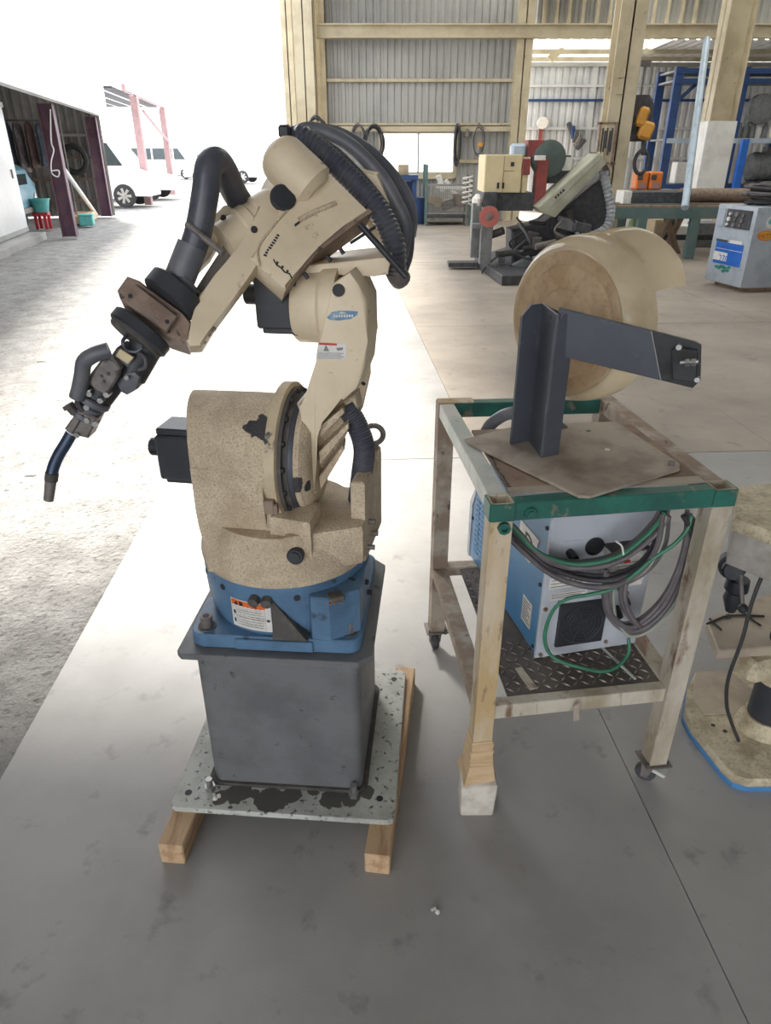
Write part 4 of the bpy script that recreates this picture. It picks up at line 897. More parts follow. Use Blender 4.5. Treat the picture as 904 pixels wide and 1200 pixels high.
bm = nb(); lathe(bm, RPz(.115, .312, 0), -wy_, [(.0235, -.001), (.0235, .004), (.020, .005), (.018, .001), (.002, .001)], 28); obj('cable_gland', bm, ink, rp)
bm = nb(); box(bm, RPz(.055, .315, .001), (.045, .003, .038), rot_z(math.degrees(math.atan2(wx_.y, wx_.x)))); obj('socket_plate', bm, gray_case, rp)
bm = nb(); cyl(bm, RPz(.052, .305, 0), RPz(.054, .30, .03), .010, seg=12); cyl(bm, RPz(.054, .300, .02), RPz(.056, .27, .035), .007, seg=10); obj('control_plug', bm, ink, rp)
bm = nb(); box(bm, RPz(.188, .262, .022), (.095, .044, .10), rot_z(math.degrees(math.atan2(wx_.y, wx_.x))), .006); tcv = obj('terminal_cover', bm, label_white, rp)
bm = nb(); box(bm, RPz(.188, .314, .022), (.098, .044, .004), rot_z(math.degrees(math.atan2(wx_.y, wx_.x)))); obj('cover_lid', bm, soot, rp)
bm = nb(); box(bm, RPz(.178, .288, .045), (.016, .002, .008), rot_z(math.degrees(math.atan2(wx_.y, wx_.x)))); obj('red_tag', bm, label_red, rp)
for (x0, x1, z0_, z1_) in ((.012, .075, .205, .235), (.018, .115, .172, .192), (.055, .11, .212, .232)):
    bm = nb(); prism(bm, [RPz(x0, z0_, .0005), RPz(x1, z0_, .0005), RPz(x1, z1_, .0005), RPz(x0, z1_, .0005)], -wy_*.0005); lab_ = obj('caution_label', bm, label_white, rp)
    bm = nb()
    for k in range(3):
        z = z0_+.005+(z1_-z0_-.008)*k/2.4; prism(bm, [RPz(x0+.004, z, .0012), RPz(x1-.005-.01*(k % 2), z, .0012), RPz(x1-.005-.01*(k % 2), z+.0022, .0012), RPz(x0+.004, z+.0022, .0012)], -wy_*.0002)
    obj('label_print', bm, ink_gray, rp)
bm = nb()
for k in range(5): prism(bm, [RPz(.155, .248+.009*k, .0445), RPz(.225, .248+.009*k, .0445), RPz(.225, .250+.009*k, .0445), RPz(.155, .250+.009*k, .0445)], -wy_*.0003)
obj('cover_print', bm, ink_gray, rp)
for x, z in ((.01, .15), (.045, .165), (.012, .012), (.03, .022), (.19, .022), (.225, .165), (.2, .18)):
    bm = nb(); cyl(bm, RPz(x, z), RPz(x, z, .005), .0052, seg=10); obj('panel_screw', bm, brown_metal, rp)
for x, z in ((.20, .125), (.215, .16)):
    bm = nb(); cyl(bm, RPz(x, z), RPz(x, z-.012, .028), .010, .008, seg=12); obj('output_terminal', bm, ink, rp)
# ------------------------------------------------------------------ cables slung behind the front rail
cb = thing('cable_bundle', 'loops of gray and green welding cable slung under the green trolley rail', 'cable', K(.6, .12, HT-.05))
rnd = random.Random(11)
def strand(px, Y, r, m, n, jit=4, name='cable'):
    for k in range(n):
        a = rnd.uniform(-1, 1); b = rnd.uniform(-1, 1)
        pts = [A(x+jit*a*(1+.4*math.sin(i+k)), y+jit*b*(1+.5*math.cos(i*1.3+k)), Y+.006*((k*7) % 5)-.004*i % .012) for i, (x, y) in enumerate(px)]
        obj(name, tube(nb(), pts, r, 8, 6), m, cb)
loop1 = [(592, 606), (606, 622), (628, 645), (660, 659), (695, 660), (728, 650), (755, 630), (772, 612), (779, 600)]
loop2 = [(590, 606), (598, 624), (620, 648), (650, 672), (690, 684), (725, 682), (756, 665), (775, 635), (781, 600)]
YC = 1.315
strand(loop1, YC, .0052, cable_green, 1, 0); strand([(x+2, y+5) for x, y in loop1], YC, .0055, cable_gray, 3, 3); strand(loop1, YC+.012, .0055, cable_gray, 2, 5)
strand(loop2, YC, .0060, cable_gray, 3, 3.5); strand([(x-1, y-6) for x, y in loop2], YC+.01, .0055, cable_black, 2, 3); strand([(x, y+5) for x, y in loop2], YC, .003, cable_pale, 1, 1)
loop3 = [(812, 606), (810, 640), (798, 680), (780, 712), (756, 734), (735, 738), (720, 722), (715, 700), (716, 672)]
strand(loop3, YC+.02, .0062, cable_gray, 4, 5); strand([(x-6, y-6) for x, y in loop3], YC+.02, .005, cable_gray, 2, 4); strand([(x+2, y+4) for x, y in loop3], YC+.02, .0035, cable_pale, 1, 2)
strand([(733, 676), (730, 700), (738, 722), (748, 734)], YC+.01, .006, cable_gray, 2, 3)
grn = [(811, 604), (806, 620), (790, 638), (765, 655), (745, 672), (718, 690), (690, 697), (665, 702), (648, 716), (639, 742), (642, 762), (655, 774), (680, 782), (706, 787), (724, 781), (737, 765), (737, 748)]
obj('green_earth_wire', tube(nb(), [A(x, y, Y) for (x, y), Y in zip(grn, (1.32, 1.315, 1.31, 1.31, 1.31, 1.31, 1.32, 1.335, 1.345, 1.352, 1.345, 1.335, 1.325, 1.325, 1.345, 1.37, 1.385))], .0046, 8, 6), cable_green, cb)
obj('cable', tube(nb(), [A(x, y, 1.318) for x, y in ((801, 604), (808, 616), (812, 630))], .006, 8), cable_black, cb)
p = A(728, 646, YC-.008); obj('cable_tie', tube(nb(), [A(x, y, YC-.012) for x, y in ((722, 634), (729, 640), (731, 650))], .0022, 6), label_white, cb)
obj('feed_hose', tube(nb(), [A(x, y, Y) for x, y, Y in ((566, 520, 1.70), (572, 502, 1.70), (585, 490, 1.68), (600, 484, 1.66), (625, 486, 1.64), (660, 505, 1.6), (680, 540, 1.6))], .016, 12), rubber_worn, cb)
# ------------------------------------------------------------------ bench drill at the right edge
dp0 = G(893, 852, .04)
dr = thing('bench_drill', 'worn cream drill press with black feed lever at the right of the trolley', 'drill press', V((dp0.x, dp0.y, 0)))
oc = [(816, 786), (806, 808), (803, 832), (812, 850), (850, 898), (862, 908), (878, 913), (960, 913), (985, 860), (960, 786)]
base_pts = [G(x, y, .045) for x, y in oc]
db = obj('drill_base', prism(nb(), [V((p.x, p.y, .006)) for p in base_pts], (0, 0, .039), .006, 2), drill_cream, dr)
obj('base_edge', prism(nb(), [V((p.x, p.y, 0))+(V((p.x, p.y, 0))-V((dp0.x, dp0.y, 0)))*.012 for p in base_pts], (0, 0, .018), .003), blue_edge, db)
obj('base_pad', prism(nb(), [G(x, y, .045) for x, y in ((815, 789), (856, 787), (893, 818), (890, 836), (825, 838), (812, 822))], (0, 0, .004), .001), drill_top, db)
for x, y in ((850, 857), (836, 850)):
    p = G(x, y, .045); bm = nb(); cyl(bm, p, p+V((0, 0, .0008)), .006, seg=10); obj('bolt_hole', bm, ink, db)
bm = nb(); lathe(bm, dp0+V((0, 0, .005)), (0, 0, 1), [(.07, 0), (.068, .012), (.058, .03), (.055, .045)], 28); obj('column_foot', bm, drill_cream, db)
bm = nb(); cyl(bm, dp0, dp0+V((0, 0, .68)), .048, seg=28); obj('drill_column', bm, motor_black, dr)
dtz = .335
tpx = [(829, 728), (836, 722), (905, 694), (990, 700), (1000, 752), (842, 762)]
dtb = obj('drill_table', prism(nb(), [G(x, y, dtz) for x, y in tpx], (0, 0, -.03), .003), drill_top, dr)
p = G(862, 772, dtz-.05); bm = nb(); box(bm, V((dp0.x-.05, dp0.y, dtz-.065)), (.15, .09, .07), rot_z(15), .015); obj('table_arm', bm, drill_cream, dr)
bm = nb(); lathe(bm, V((dp0.x, dp0.y, dtz-.12)), (0, 0, 1), [(.055, 0), (.058, .01), (.058, .10), (.05, .11)], 28); obj('table_collar', bm, drill_cream, dr)
bm = nb(); tube(bm, [G(x, y, dtz+.003) for x, y in ((829, 731), (838, 727), (852, 722), (870, 721), (896, 722))], .0028, 8); tube(bm, [G(x, y, dtz+.004) for x, y in ((832, 725), (838, 731), (846, 738))], .0028, 8); tube(bm, [G(x, y, dtz+.004) for x, y in ((868, 716), (882, 726), (892, 733))], .0028, 8)
bmesh.ops.create_icosphere(bm, subdivisions=1, radius=.008, matrix=Matrix.Translation(G(854, 722, dtz+.005)))
o = obj('bent_wire', bm, cable_black, None, 'bent black wire lying on the tan drill press table', 'wire', loc=G(854, 722, dtz), smooth=40)
YH = 1.52
hd = obj('drill_head', prism(nb(), [G(x, y, .662) for x, y in ((861, 620), (865, 584), (960, 578), (990, 668))], (.0, .0, -.10), .012, 2), drill_gray, dr)
obj('belt_cover', prism(nb(), [G(x, y, .705) for x, y in ((860, 606), (864, 568), (965, 560), (995, 655))], (.0, .0, -.038), .010, 2), drill_cream, dr)
bm = nb(); c = A(868, 672, YH-.03); dv = V((-.35, -.9, .15)).normalized(); lathe(bm, c+V((0, .05, 0)), dv, [(.034, 0), (.034, .03), (.026, .032), (.026, .058), (.022, .062)], 22); fh2 = obj('feed_hub', bm, black_plastic, dr)
bm = nb(); c2_ = c+dv*.012; e2 = A(871, 713, YH-.09); cyl(bm, c2_, e2, .0052, seg=10); lv = obj('feed_lever', bm, gray_metal, dr)
bm = nb(); bmesh.ops.create_uvsphere(bm, u_segments=16, v_segments=10, radius=.0125, matrix=Matrix.Translation(e2)); obj('lever_knob', bm, black_plastic, lv)
bm = nb(); c = A(863, 690, YH); lathe(bm, c+V((0, 0, .03)), (0, 0, -1), [(.028, 0), (.03, .03), (.022, .04), (.026, .06), (.012, .10)], 20); obj('chuck', bm, black_plastic, dr)
bm = nb(); tube(bm, [A(x, y, Y) for x, y, Y in ((920, 650, 1.42), (898, 668, 1.40), (882, 705, 1.38), (870, 750, 1.36), (854, 795, 1.36), (852, 825, 1.36), (857, 845, 1.36), (866, 868, 1.36))], .0048, 8); obj('power_cord', bm, cable_black, dr)

p = G(513, 1070); bm = nb(); bmesh.ops.create_icosphere(bm, subdivisions=1, radius=.006, matrix=Matrix.Translation(p+V((0, 0, .004)))); box(bm, p+V((-.008, .008, .002)), (.012, .004, .004), rot_z(30))
obj('paper_crumb', bm, label_white, None, 'tiny pale crumb on the floor in front of the robot', 'crumb', loc=p)
# ------------------------------------------------------------------ across the yard: open shed with maroon posts
SA = math.degrees(math.atan2(.21, .978)); RS = rot_z(SA); S0 = V((-6.13, 14.77, 0))
def SH(s, n_, z): return S0 + RS @ V((-n_, s, 0)) + V((0, 0, z))      # s along the front, n_ into the shed
shed = thing('open_shed', 'open fronted shed across the yard with maroon posts, sheet walls and white fascia', 'shed', SH(0, 0, 0))
def sbox(s0, s1, n0, n1, z0, z1, bev=0):
    return box(nb(), SH((s0+s1)/2, (n0+n1)/2, (z0+z1)/2), (abs(n1-n0), abs(s1-s0), z1-z0), RS, bev)
def spost(s, z1):
    bm = nb(); 
    for a, b, c, d in ((-.12, .12, 0, .02), (-.12, .12, .24, .26), (-.008, .008, .02, .24)): 
        bmm = box(bm, SH(s+(a+b)/2, (c+d)/2, z1/2), (d-c, b-a, z1), RS)
    return obj('post', bm, maroon, shed)
for s in (0, 5.2): spost(s, 2.28)
obj('fascia', sbox(-17, 5.5, -.25, -.1, 2.28, 4.1), car_white, shed)
bm = nb(); corr(bm, SH(-17, -.25, 3.55), RS @ V((0, 1, 0)), RS @ V((-1, 0, .02)), 22.6, 3.6, .25, .03); obj('roof', bm, corr_white, shed)
bm = nb(); corr(bm, SH(-17, 2.6, 0), RS @ V((0, 1, 0)), (0, 0, 1), 22.5, 3.5, .22, .03); obj('rear_wall', bm, shed_wall, shed)
bm = nb(); corr(bm, SH(5.45, -.05, 0), RS @ V((-1, 0, 0)), (0, 0, 1), 2.7, 3.5, .2, .03); obj('end_wall', bm, shed_wall, shed)
bm = nb(); corr(bm, SH(-17, -.1, 0), RS @ V((-1, 0, 0)), (0, 0, 1), 2.8, 3.5, .2, .03); obj('near_wall', bm, shed_wall, shed)
for z in (.35, .85, 1.35, 1.85):
    obj('wall_rail', sbox(-5, 5.3, 2.5, 2.56, z, z+.06), brown_metal if z < 1.5 else corr_gray, shed); obj('wall_rail', sbox(5.33, 5.39, .1, 2.5, z, z+.06), brown_metal if z < 1.5 else corr_gray, shed)
obj('sill_plank', sbox(-.5, 5.2, 2.1, 2.4, .02, .30), maroon, shed)
obj('door_track', sbox(-17, .2, .9, 1.0, 2.22, 2.3), corr_white, shed)
# white sliding doors along the near part of the front
for k, (s0, s1) in enumerate(((-3.2, .2), (-7, -3.25), (-11, -7.05))):
    t = thing('sliding_door', ('white sliding door panel beside the shed opening, pale truck behind its edge', 'white sliding door panel of the shed, second from the opening', 'white sliding door panel of the shed, third from the opening')[k], 'door', SH((s0+s1)/2, .93, .16), 'white shed doors')
    obj('door_panel', sbox(s0, s1, .93, .98, .18, 2.22), car_white, t); obj('door_rail', sbox(s0, s1, .92, .99, .10, .18), corr_gray, t)
    obj('door_pull', sbox(s1-.35, s1-.3, .91, .93, 1.05, 1.2), gray_metal, t)
obj('concrete_curb', sbox(-17, .1, .6, 1.2, -.06, .09), concrete, shed)
# things in and before the shed
t = thing('pale_truck', 'small pale blue truck parked inside the shed behind the white door', 'truck', SH(1.4, 1.8, 0))
bm = nb(); prism(bm, [SH(2.5, y+.3, z) for y, z in ((.84, .35), (.84, .75), (.9, .85), (.97, 1.15), (1.12, 1.25), (2.3, 1.25), (2.3, .35))], RS @ V((0, -2.1, 0)), .06, 2); tr_ = obj('cab', bm, car_blue, t)
bm = nb(); box(bm, SH(1.5, 1.23, .98), (.05, 1.2, .2), RS); obj('windscreen', bm, darkglass, tr_)
obj('bumper', sbox(.45, 2.45, 1.08, 1.16, .36, .46), gray_metal, tr_)
for s in (2.2, .65): bm = nb(); cyl(bm, SH(s, 1.11, .62), SH(s, 1.15, .62), .09, seg=14); obj('headlamp', bm, label_white, tr_)
for s in (2.1, .7): bm = nb(); cyl(bm, SH(s, 1.4, .26), SH(s, 1.6, .26), .26, seg=20); obj('wheel', bm, tyre, t)
def tagged(name, bm, m, label, cat, loc, group=None, smooth=35): return obj(name, bm, m, None, label, cat, group, loc=loc, smooth=smooth)
c = G(41, 268)+RS @ V((.22, -.1, 0)); t = thing('plastic_bin', 'turquoise plastic tub on a red stand in front of the pale truck', 'tub', c)
bm = nb(); lathe(bm, c+V((0, 0, .34)), (0, 0, 1), [(.16, 0), (.21, .24), (.225, .24), (.225, .27), (.2, .27), (.15, .02)], 20); obj('tub', bm, turquoise, t)
bm = nb(); box(bm, c+V((0, 0, .31)), (.3, .3, .05), RS); box(bm, c+V((-.1, -.1, .15)), (.06, .06, .3), RS); box(bm, c+V((.1, -.1, .15)), (.06, .06, .3), RS); box(bm, c+V((.1, .1, .15)), (.06, .06, .3), RS); box(bm, c+V((-.1, .1, .15)), (.06, .06, .3), RS); obj('stand', bm, red_plastic, t)
c = G(86, 270, .0); c = V((c.x-.15, c.y+1.2, 0)); bm = nb(); box(bm, c+V((0, 0, .11)), (.3, .3, .22), RS, .02); box(bm, c+V((0, 0, .225)), (.33, .33, .03), RS, .01); tagged('storage_box', bm, turquoise, 'small turquoise box at the foot of the nearer maroon post', 'box', c)
# work clothes on a rail between the posts
rail = thing('clothes_rail', 'rail of dark work jackets hanging inside the open shed', 'clothes rail', SH(3.2, 1.5, 0))
bm = nb(); cyl(bm, SH(3.2, .5, 2.12), SH(3.2, 2.56, 2.12), .02, seg=8); obj('rail_tube', bm, gray_metal, rail)
for q in (.52, 2.54): bm = nb(); cyl(bm, SH(3.2, q, 0), SH(3.2, q, 2.12), .02, seg=8); obj('upright', bm, gray_metal, rail)
rnd = random.Random(4)
for k in range(8):
    n_ = .72+.235*k; bm = nb(); w_ = rnd.uniform(.09, .11); h = rnd.uniform(.85, 1.05); sec = []
    for z, ww, dd_ in ((2.10, .02, .05), (2.04, w_*.7, .2), (1.88, w_, .24), (2.1-h*.6, w_*.9, .22), (2.1-h, w_*1.05, .25)):
        sec.append([bm.verts.new(SH(3.2+dd_*math.sin(a)*(1+.15*math.cos(4*a)), n_+ww*math.cos(a), z)) for a in [2*math.pi*i/12 for i in range(12)]])
    for a, b in zip(sec, sec[1:]):
        for i in range(12): bm.faces.new((a[i], a[(i+1) % 12], b[(i+1) % 12], b[i]))
    bm.faces.new(sec[0]); bm.faces.new(sec[-1])
    obj('jacket', bm, (rag, rag2, rag3)[k % 3], None, '%s work jacket on the shed rail, %s from its right end' % (('dark mottled', 'gray blue', 'reddish brown')[k % 3], ('first', 'second', 'third', 'fourth', 'fifth', 'sixth', 'seventh', 'eighth')[k]), 'jacket', 'work jackets on the rail', loc=SH(3.2, n_, 2.1))
bm = nb(); c = A(87, 187, 19.6); tube(bm, [c+V((.30*math.cos(a), 0, .30*math.sin(a))) for a in [2*math.pi*k/22 for k in range(23)]], .075, 8, smoothit=False); tagged('tyre', bm, tyre, 'dark tyre hung on the sheet end wall of the shed', 'tyre', c)
bm = nb(); cyl(bm, SH(1.0, .35, 1.45), SH(4.95, .35, .05), .05, seg=8); tagged('leaning_pole', bm, car_white, 'pale pole leaning inside the shed between the maroon posts', 'pole', SH(4.95, .35, .03))
bm = nb(); tube(bm, [A(x, y, 14.6) for x, y in ((59, 128), (60, 165), (63, 176), (60, 190), (61, 203), (68, 207), (69, 200), (61, 200))], .013, 6); tagged('hanging_rope', bm, car_white, 'white rope hanging on the nearer maroon shed post', 'rope', A(60, 128, 14.6))
bm = nb(); c = SH(3.6, .5, 0); box(bm, c+V((0, 0, .09)), (.5, 1.6, .18), RS, .02); tagged('timber_stack', bm, wood, 'pale timber lying at the foot of the shed end wall', 'timber', c)
# carport beyond, with faded red posts
cp_ = thing('carport', 'carport with faded red posts and dark slatted roof beyond the shed', 'carport', G(175, 240))
for (x0, y0, x1, y1) in ((160, 112, 175, 240), (192, 126, 203, 228)):
    g = G(x1, y1); a = A(x0, y0, g.y); bm = nb(); bx(g.x-.11, g.x+.11, g.y-.11, g.y+.11, 0, a.z, .01, bm); obj('post', bm, pink_steel, cp_)
g1, g2 = G(175, 240), G(203, 228); d = (g2-g1).normalized(); nl = V((-d.y, d.x, 0))
z_ = A(160, 112, g1.y).z
for k in range(14):
    a = g1-d*2.0+nl*(.25+.55*k)+V((0, 0, z_+.05)); bm = nb(); prism(bm, [a, a+d*9.2, a+d*9.2+nl*.36, a+nl*.36], (0, 0, .05)); obj('roof_slat', bm, slat_dark, cp_)
bm = nb(); a = g1-d*2.0+V((0, 0, z_)); prism(bm, [a, a+d*9.2, a+d*9.2-nl*.1, a-nl*.1], (0, 0, .16)); obj('eave_beam', bm, pink_steel, cp_)
bm = nb(); a, b = A(168, 130, g1.y+.5), A(197, 166, g2.y); cyl(bm, a, b, .05, seg=8); obj('brace', bm, pink_steel, cp_)
def car(name, label, g, L_, W_, Hh, m, rz, group=None, van=False):
    Rr = rot_z(rz); t = thing(name, label, 'van' if van else 'car', g, group)
    def q(x, y, z): return g+Rr @ V((x, y, z))
    pr_ = [(0, .3), (0, .75), (.12, .95), (L_*.10, 1.05), (L_*.22, Hh*.93), (L_*.30, Hh), (L_*.92, Hh), (L_, Hh*.9), (L_, .3)] if van else [(0, .3), (0, .6), (.15, .75), (L_*.26, .88), (L_*.42, Hh), (L_*.78, Hh), (L_*.95, .95), (L_, .85), (L_, .3)]
    b = obj('body', prism(nb(), [q(-x, -W_/2, z) for x, z in pr_], Rr @ V((0, W_, 0)), .06, 2), m, t)
    for i, (xa, xb) in enumerate(((.15, .3), (.32, .58), (.60, .86)) if van else ((.36, .55), (.57, .78))):
        for sd in (-1, 1): obj('side_window', prism(nb(), [q(-L_*xa-(.2 if i == 0 else 0)*(0), sd*(W_/2-.01), 1.15 if van else .92), q(-L_*xb, sd*(W_/2-.01), 1.15 if van else .92), q(-L_*xb, sd*(W_/2-.01), Hh*.9), q(-L_*(xa+(.09 if i == 0 else 0)), sd*(W_/2-.01), Hh*.9)], Rr @ V((0, sd*.03, 0))), darkglass, b)
    for x in (.17, .8):
        for sd in (-1, 1):
            bm = nb(); c0 = q(-L_*x, sd*(W_/2-.16), .32); ax = Rr @ V((0, sd, 0)); lathe(bm, c0, ax, [(.2, 0), (.32, .01), (.33, .04), (.33, .16), (.31, .19), (.22, .19)], 24); wl = obj('wheel', bm, tyre, t)
            bm = nb(); lathe(bm, c0+ax*.185, ax, [(.07, 0), (.07, .015)], 12)
            for k in range(7):
                a = 2*math.pi*k/7; dv = (Rr @ V((math.cos(a), 0, 0)))+V((0, 0, math.sin(a))); pv = ax.cross(dv).normalized()*.03
                prism(bm, [c0+ax*.186+dv*.05-pv, c0+ax*.186+dv*.05+pv, c0+ax*.186+dv*.215+pv*1.4, c0+ax*.186+dv*.215-pv*1.4], ax*.012)
            obj('rim_spokes', bm, steel, wl)
    return t
gw = G(146, 243); car('white_van', 'white van with spoked wheels parked just beyond the shed', V((gw.x+.72, gw.y+.9, 0)), 4.2, 1.7, 1.95, car_white, 3, van=True)
gw = G(169, 234); car('white_car', 'white car behind the faded red carport post', V((gw.x+.95, gw.y+1.0, 0)), 4.2, 1.7, 1.45, car_white, 3)
gw = G(282, 200); gw = V((-7.2, 44, 0)); car('white_car', 'pale car parked far across the yard right of the hose loop', gw, 4.2, 1.7, 1.6, car_white, -8, van=False)
gw = V((-12.5, 52, 0)); car('white_van', 'pale van far across the yard beyond the carport posts', gw, 4.8, 1.8, 2.0, car_white, 5, van=True)
bm = nb(); bx(-22, -13, 60, 62, 0, 1.1, .02, bm); tagged('low_wall', bm, car_white, 'low white wall at the far end of the yard', 'wall', V((-17, 61, 0)))
# ------------------------------------------------------------------ hanging lines and small gear on the back wall
def coil(name, px, py, Y, rx, rz, m, label, cat='cable', n_=4, r=.012, group=None):
    c = A(px, py, Y); t = thing(name, label, cat, c+V((0, 0, rz)), group); rnd = random.Random(px)
    for k in range(n_):
        a, b, dx = rx*rnd.uniform(.7, 1.05), rz*rnd.uniform(.8, 1.1), rnd.uniform(-.03, .03)
        obj('loop', tube(nb(), [c+V((dx+a*math.sin(q), .03*k, -.0+b*math.cos(q))) for q in [2*math.pi*i/20 for i in range(21)]], r, 6, smoothit=False), m, t)
    obj('hook', bx(c.x-.02, c.x+.02, c.y-.02, c.y+.12, c.z+rz-.02, c.z+rz+.05), gray_metal, t); return t
coil('cable_coil', 438, 168, YB-.34, .26, .40, cable_black, 'black cable coil hung left of the bright window', n_=4, r=.02)
coil('cable_coil', 420, 162, YB-.28, .20, .28, cable_gray, 'gray cable coil hung farthest left on the hook board', n_=3, r=.018)
coil('cable_coil', 561, 165, YB-.28, .14, .32, cable_gray, 'thin gray sling hung on the wall above the wire cage pallet', n_=3)
coil('rope_sling', 537, 170, YB-.28, .06, .40, cable_black, 'dark rope sling hung on the right edge of the window', 'sling', 4, .02)
coil('rope_sling', 370, 150, YB-.75, .20, .22, cable_black, 'dark bunched cable on the left hall column', 'cable', 5, .03)
t = thing('hand_hook', 'orange handled hook hung beside the gray sling', 'hook', A(563, 172, YB-.35)); c = A(563, 170, YB-.35)
obj('grip', bx(c.x-.06, c.x+.06, c.y-.02, c.y+.02, c.z-.04, c.z+.06, .015), yellow, t); obj('hook_end', tube(nb(), [c+V(p) for p in ((0, 0, -.04), (0, 0, -.16), (.05, 0, -.22), (.1, 0, -.16))], .014, 6), gray_metal, t)
c = A(548, 151, YB-.14); bm = nb(); lathe(bm, c, (0, 0, -1), [(.02, 0), (.07, .1), (.08, .16), (.03, .17)], 12); cyl(bm, c+V((0, .14, .0)), c, .012, seg=6); tagged('lamp_bell', bm, gray_metal, 'small dark bell shaped fitting on the hook board', 'fitting', c)
# blue stand and little box by the window
t = thing('blue_stand', 'blue steel workshop stand below the window behind the robot hoses', 'stand', A(477, 262, 17.3)); 
a, b, zt = A(462, 240, 17.2).x, A(487, 240, 17.2).x, A(470, 205, 17.2).z
obj('stand_top', bx(a, b+.05, 17.1, 17.9, zt-.1, zt), rack_blue, t)
for x in (a, b-.08):
    for y in (17.15, 17.75): obj('leg', bx(x, x+.1, y, y+.1, 0, zt-.1), rack_blue, t)
obj('side_sheet', bx(a+.1, b-.08, 17.8, 17.83, .3, zt-.15), rack_blue, t)
obj('cardboard_box', bx(A(467, 198, 17.4).x, A(479, 198, 17.4).x, 17.3, 17.55, zt, A(473, 193, 17.4).z, .005), cardboard, None, 'small cardboard box on top of the blue stand', 'box', loc=V((A(473, 198, 17.4).x, 17.4, zt)))
c = V((A(493, 258, 17.6).x, 17.6, 0)); bm = nb(); lathe(bm, c, (0, 0, 1), [(.11, 0), (.115, .02), (.115, .55), (.105, .56), (.05, .58)], 20); tagged('small_drum', bm, rack_blue, 'small blue drum beside the blue stand', 'drum', c)
# wire cage pallet with scrap
cg = thing('cage_pallet', 'wire mesh cage pallet of scrap below the back window', 'pallet', V((A(525, 258, 17.4).x, 17.4, 0)))
x0, x1 = A(499, 255, 17.1).x, A(550, 255, 17.1).x; y0, y1 = 17.1, 18.1; zc = .86
for (x, y, h) in ((x0, y0, 1.25), (x1, y0, .95), (x0, y1, 1.25), (x1, y1, .95)): obj('post', bx(x-.03, x+.03, y-.03, y+.03, 0, h), mach_teal, cg)
obj('tray', bx(x0, x1, y0, y1, .16, .22), mach_dark, cg)
for z in (.24, .82): obj('rail', bx(x0, x1, y0-.015, y0+.015, z, z+.04), crate_mesh, cg)
bm = nb()
for k in range(24):
    x = x0+(x1-x0)*k/23; cyl(bm, V((x, y0, .24)), V((x, y0, .82)), .006, seg=5); cyl(bm, V((x, y1, .24)), V((x, y1, .82)), .006, seg=5)
for k in range(6): cyl(bm, V((x0, y0, .3+.09*k)), V((x1, y0, .3+.09*k)), .005, seg=5)
obj('wire_mesh', bm, crate_mesh, cg, kind='stuff')
rnd = random.Random(8)
for k, (lab_, m) in enumerate((('long white offcut lying across the wire cage pallet', label_white), ('brown cardboard scrap at the left in the wire cage', cardboard), ('gray metal scrap in the middle of the wire cage', gray_metal), ('short white offcut standing up in the wire cage', label_white), ('rusty scrap block at the right in the wire cage', brown_metal), ('pale scrap wedge leaning at the back of the wire cage', label_white))):
    c = V((x0+(.75, .3, .7, .45, 1.0, .8)[k]*(x1-x0)/1.25, y0+(.25, .4, .5, .5, .5, .75)[k], (.78, .5, .42, .86, .5, .72)[k])); bm = nb(); rm = Matrix.Rotation((.1, .4, -.3, 1.2, .2, .9)[k], 3, 'Y')
    box(bm, c, ((.7, .3, .35, .36, .3, .5)[k], .14, (.1, .2, .2, .12, .24, .1)[k]), rm, .012); obj('scrap_piece', bm, m, None, lab_, 'scrap', 'scrap in the cage pallet', loc=c)
c = V((A(547, 240, 17).x, 16.95, 0)); bm = nb(); cyl(bm, c, c+V((0, 0, 1.05)), .02, seg=8); o = tagged('spring_stand', bm, gray_metal, 'gray coil spring standing on a rod at the cage pallet', 'spring', c)
bm = nb(); tube(bm, [c+V((.10*math.cos(q), .10*math.sin(q), .45+.06*q/6.28*1.6)) for q in [k*.5 for k in range(76)]], .02, 6, smoothit=False); obj('coil', bm, label_white, o)
# ------------------------------------------------------------------ band saw like machine with slanted cover
YM = 9.9
mc = thing('metal_saw', 'large dark metal sawing machine with slanted gray green cover and cream control cabinet', 'machine', V((A(630, 320, YM).x, YM+.6, 0)))
def mp(name, x0, y0, x1, y1, Y, dep, m, bev=.006): return obj(name, pbox(x0, y0, x1, y1, Y, dep, bev), m, mc)
g0 = G(553, 309); g1_ = G(588, 335); g2_ = G(700, 330); 
obj('bed_slab', prism(nb(), [V((p.x, p.y, 0)) for p in (G(556, 311), G(588, 335), G(690, 331), G(720, 300), G(600, 296))], (0, 0, .12), .01), mach_dark, mc)
mp('control_cabinet', 568, 181, 612, 226, YM, .7, mach_cream, .012)
cc_ = mc.children[-1]
mp('cabinet_side', 612.5, 184, 619, 226, YM+.02, .66, mach_cream)
for x in (584, 590): mp('cabinet_latch', x-1.3, 214, x+1.3, 221, YM-.012, .02, ink, 0)
mp('cabinet_knob', 599, 190, 603, 195, YM-.012, .02, ink, 0); mp('cabinet_seam', 590, 183, 590.6, 225, YM-.003, .01, brown_metal, 0); mp('cabinet_plate', 591, 200, 603, 201, YM-.003, .01, brown_metal, 0)
mp('cabinet_shelf', 568, 226, 626, 247, YM+.05, .65, mach_dark); mp('front_box', 567, 225, 583, 243, YM-.03, .3, mach_dark)
mp('leg', 553, 238, 563, 302, YM-.02, .16, mach_gray); mp('leg', 563.5, 258, 577, 310, YM-.25, .12, mach_gray); mp('leg_brace', 553, 262, 566, 268, YM-.2, .2, mach_gray)
mp('bag_on_top', 555, 228, 567, 246, YM-.02, .2, label_white, .05)
bm = nb(); c = A(573.5, 254, YM-.32); lathe(bm, c, (0, -1, 0), [(.125, 0), (.125, .012), (.03, .014), (.03, .03)], 32); gd = obj('grinding_disc', bm, disc_red, mc)
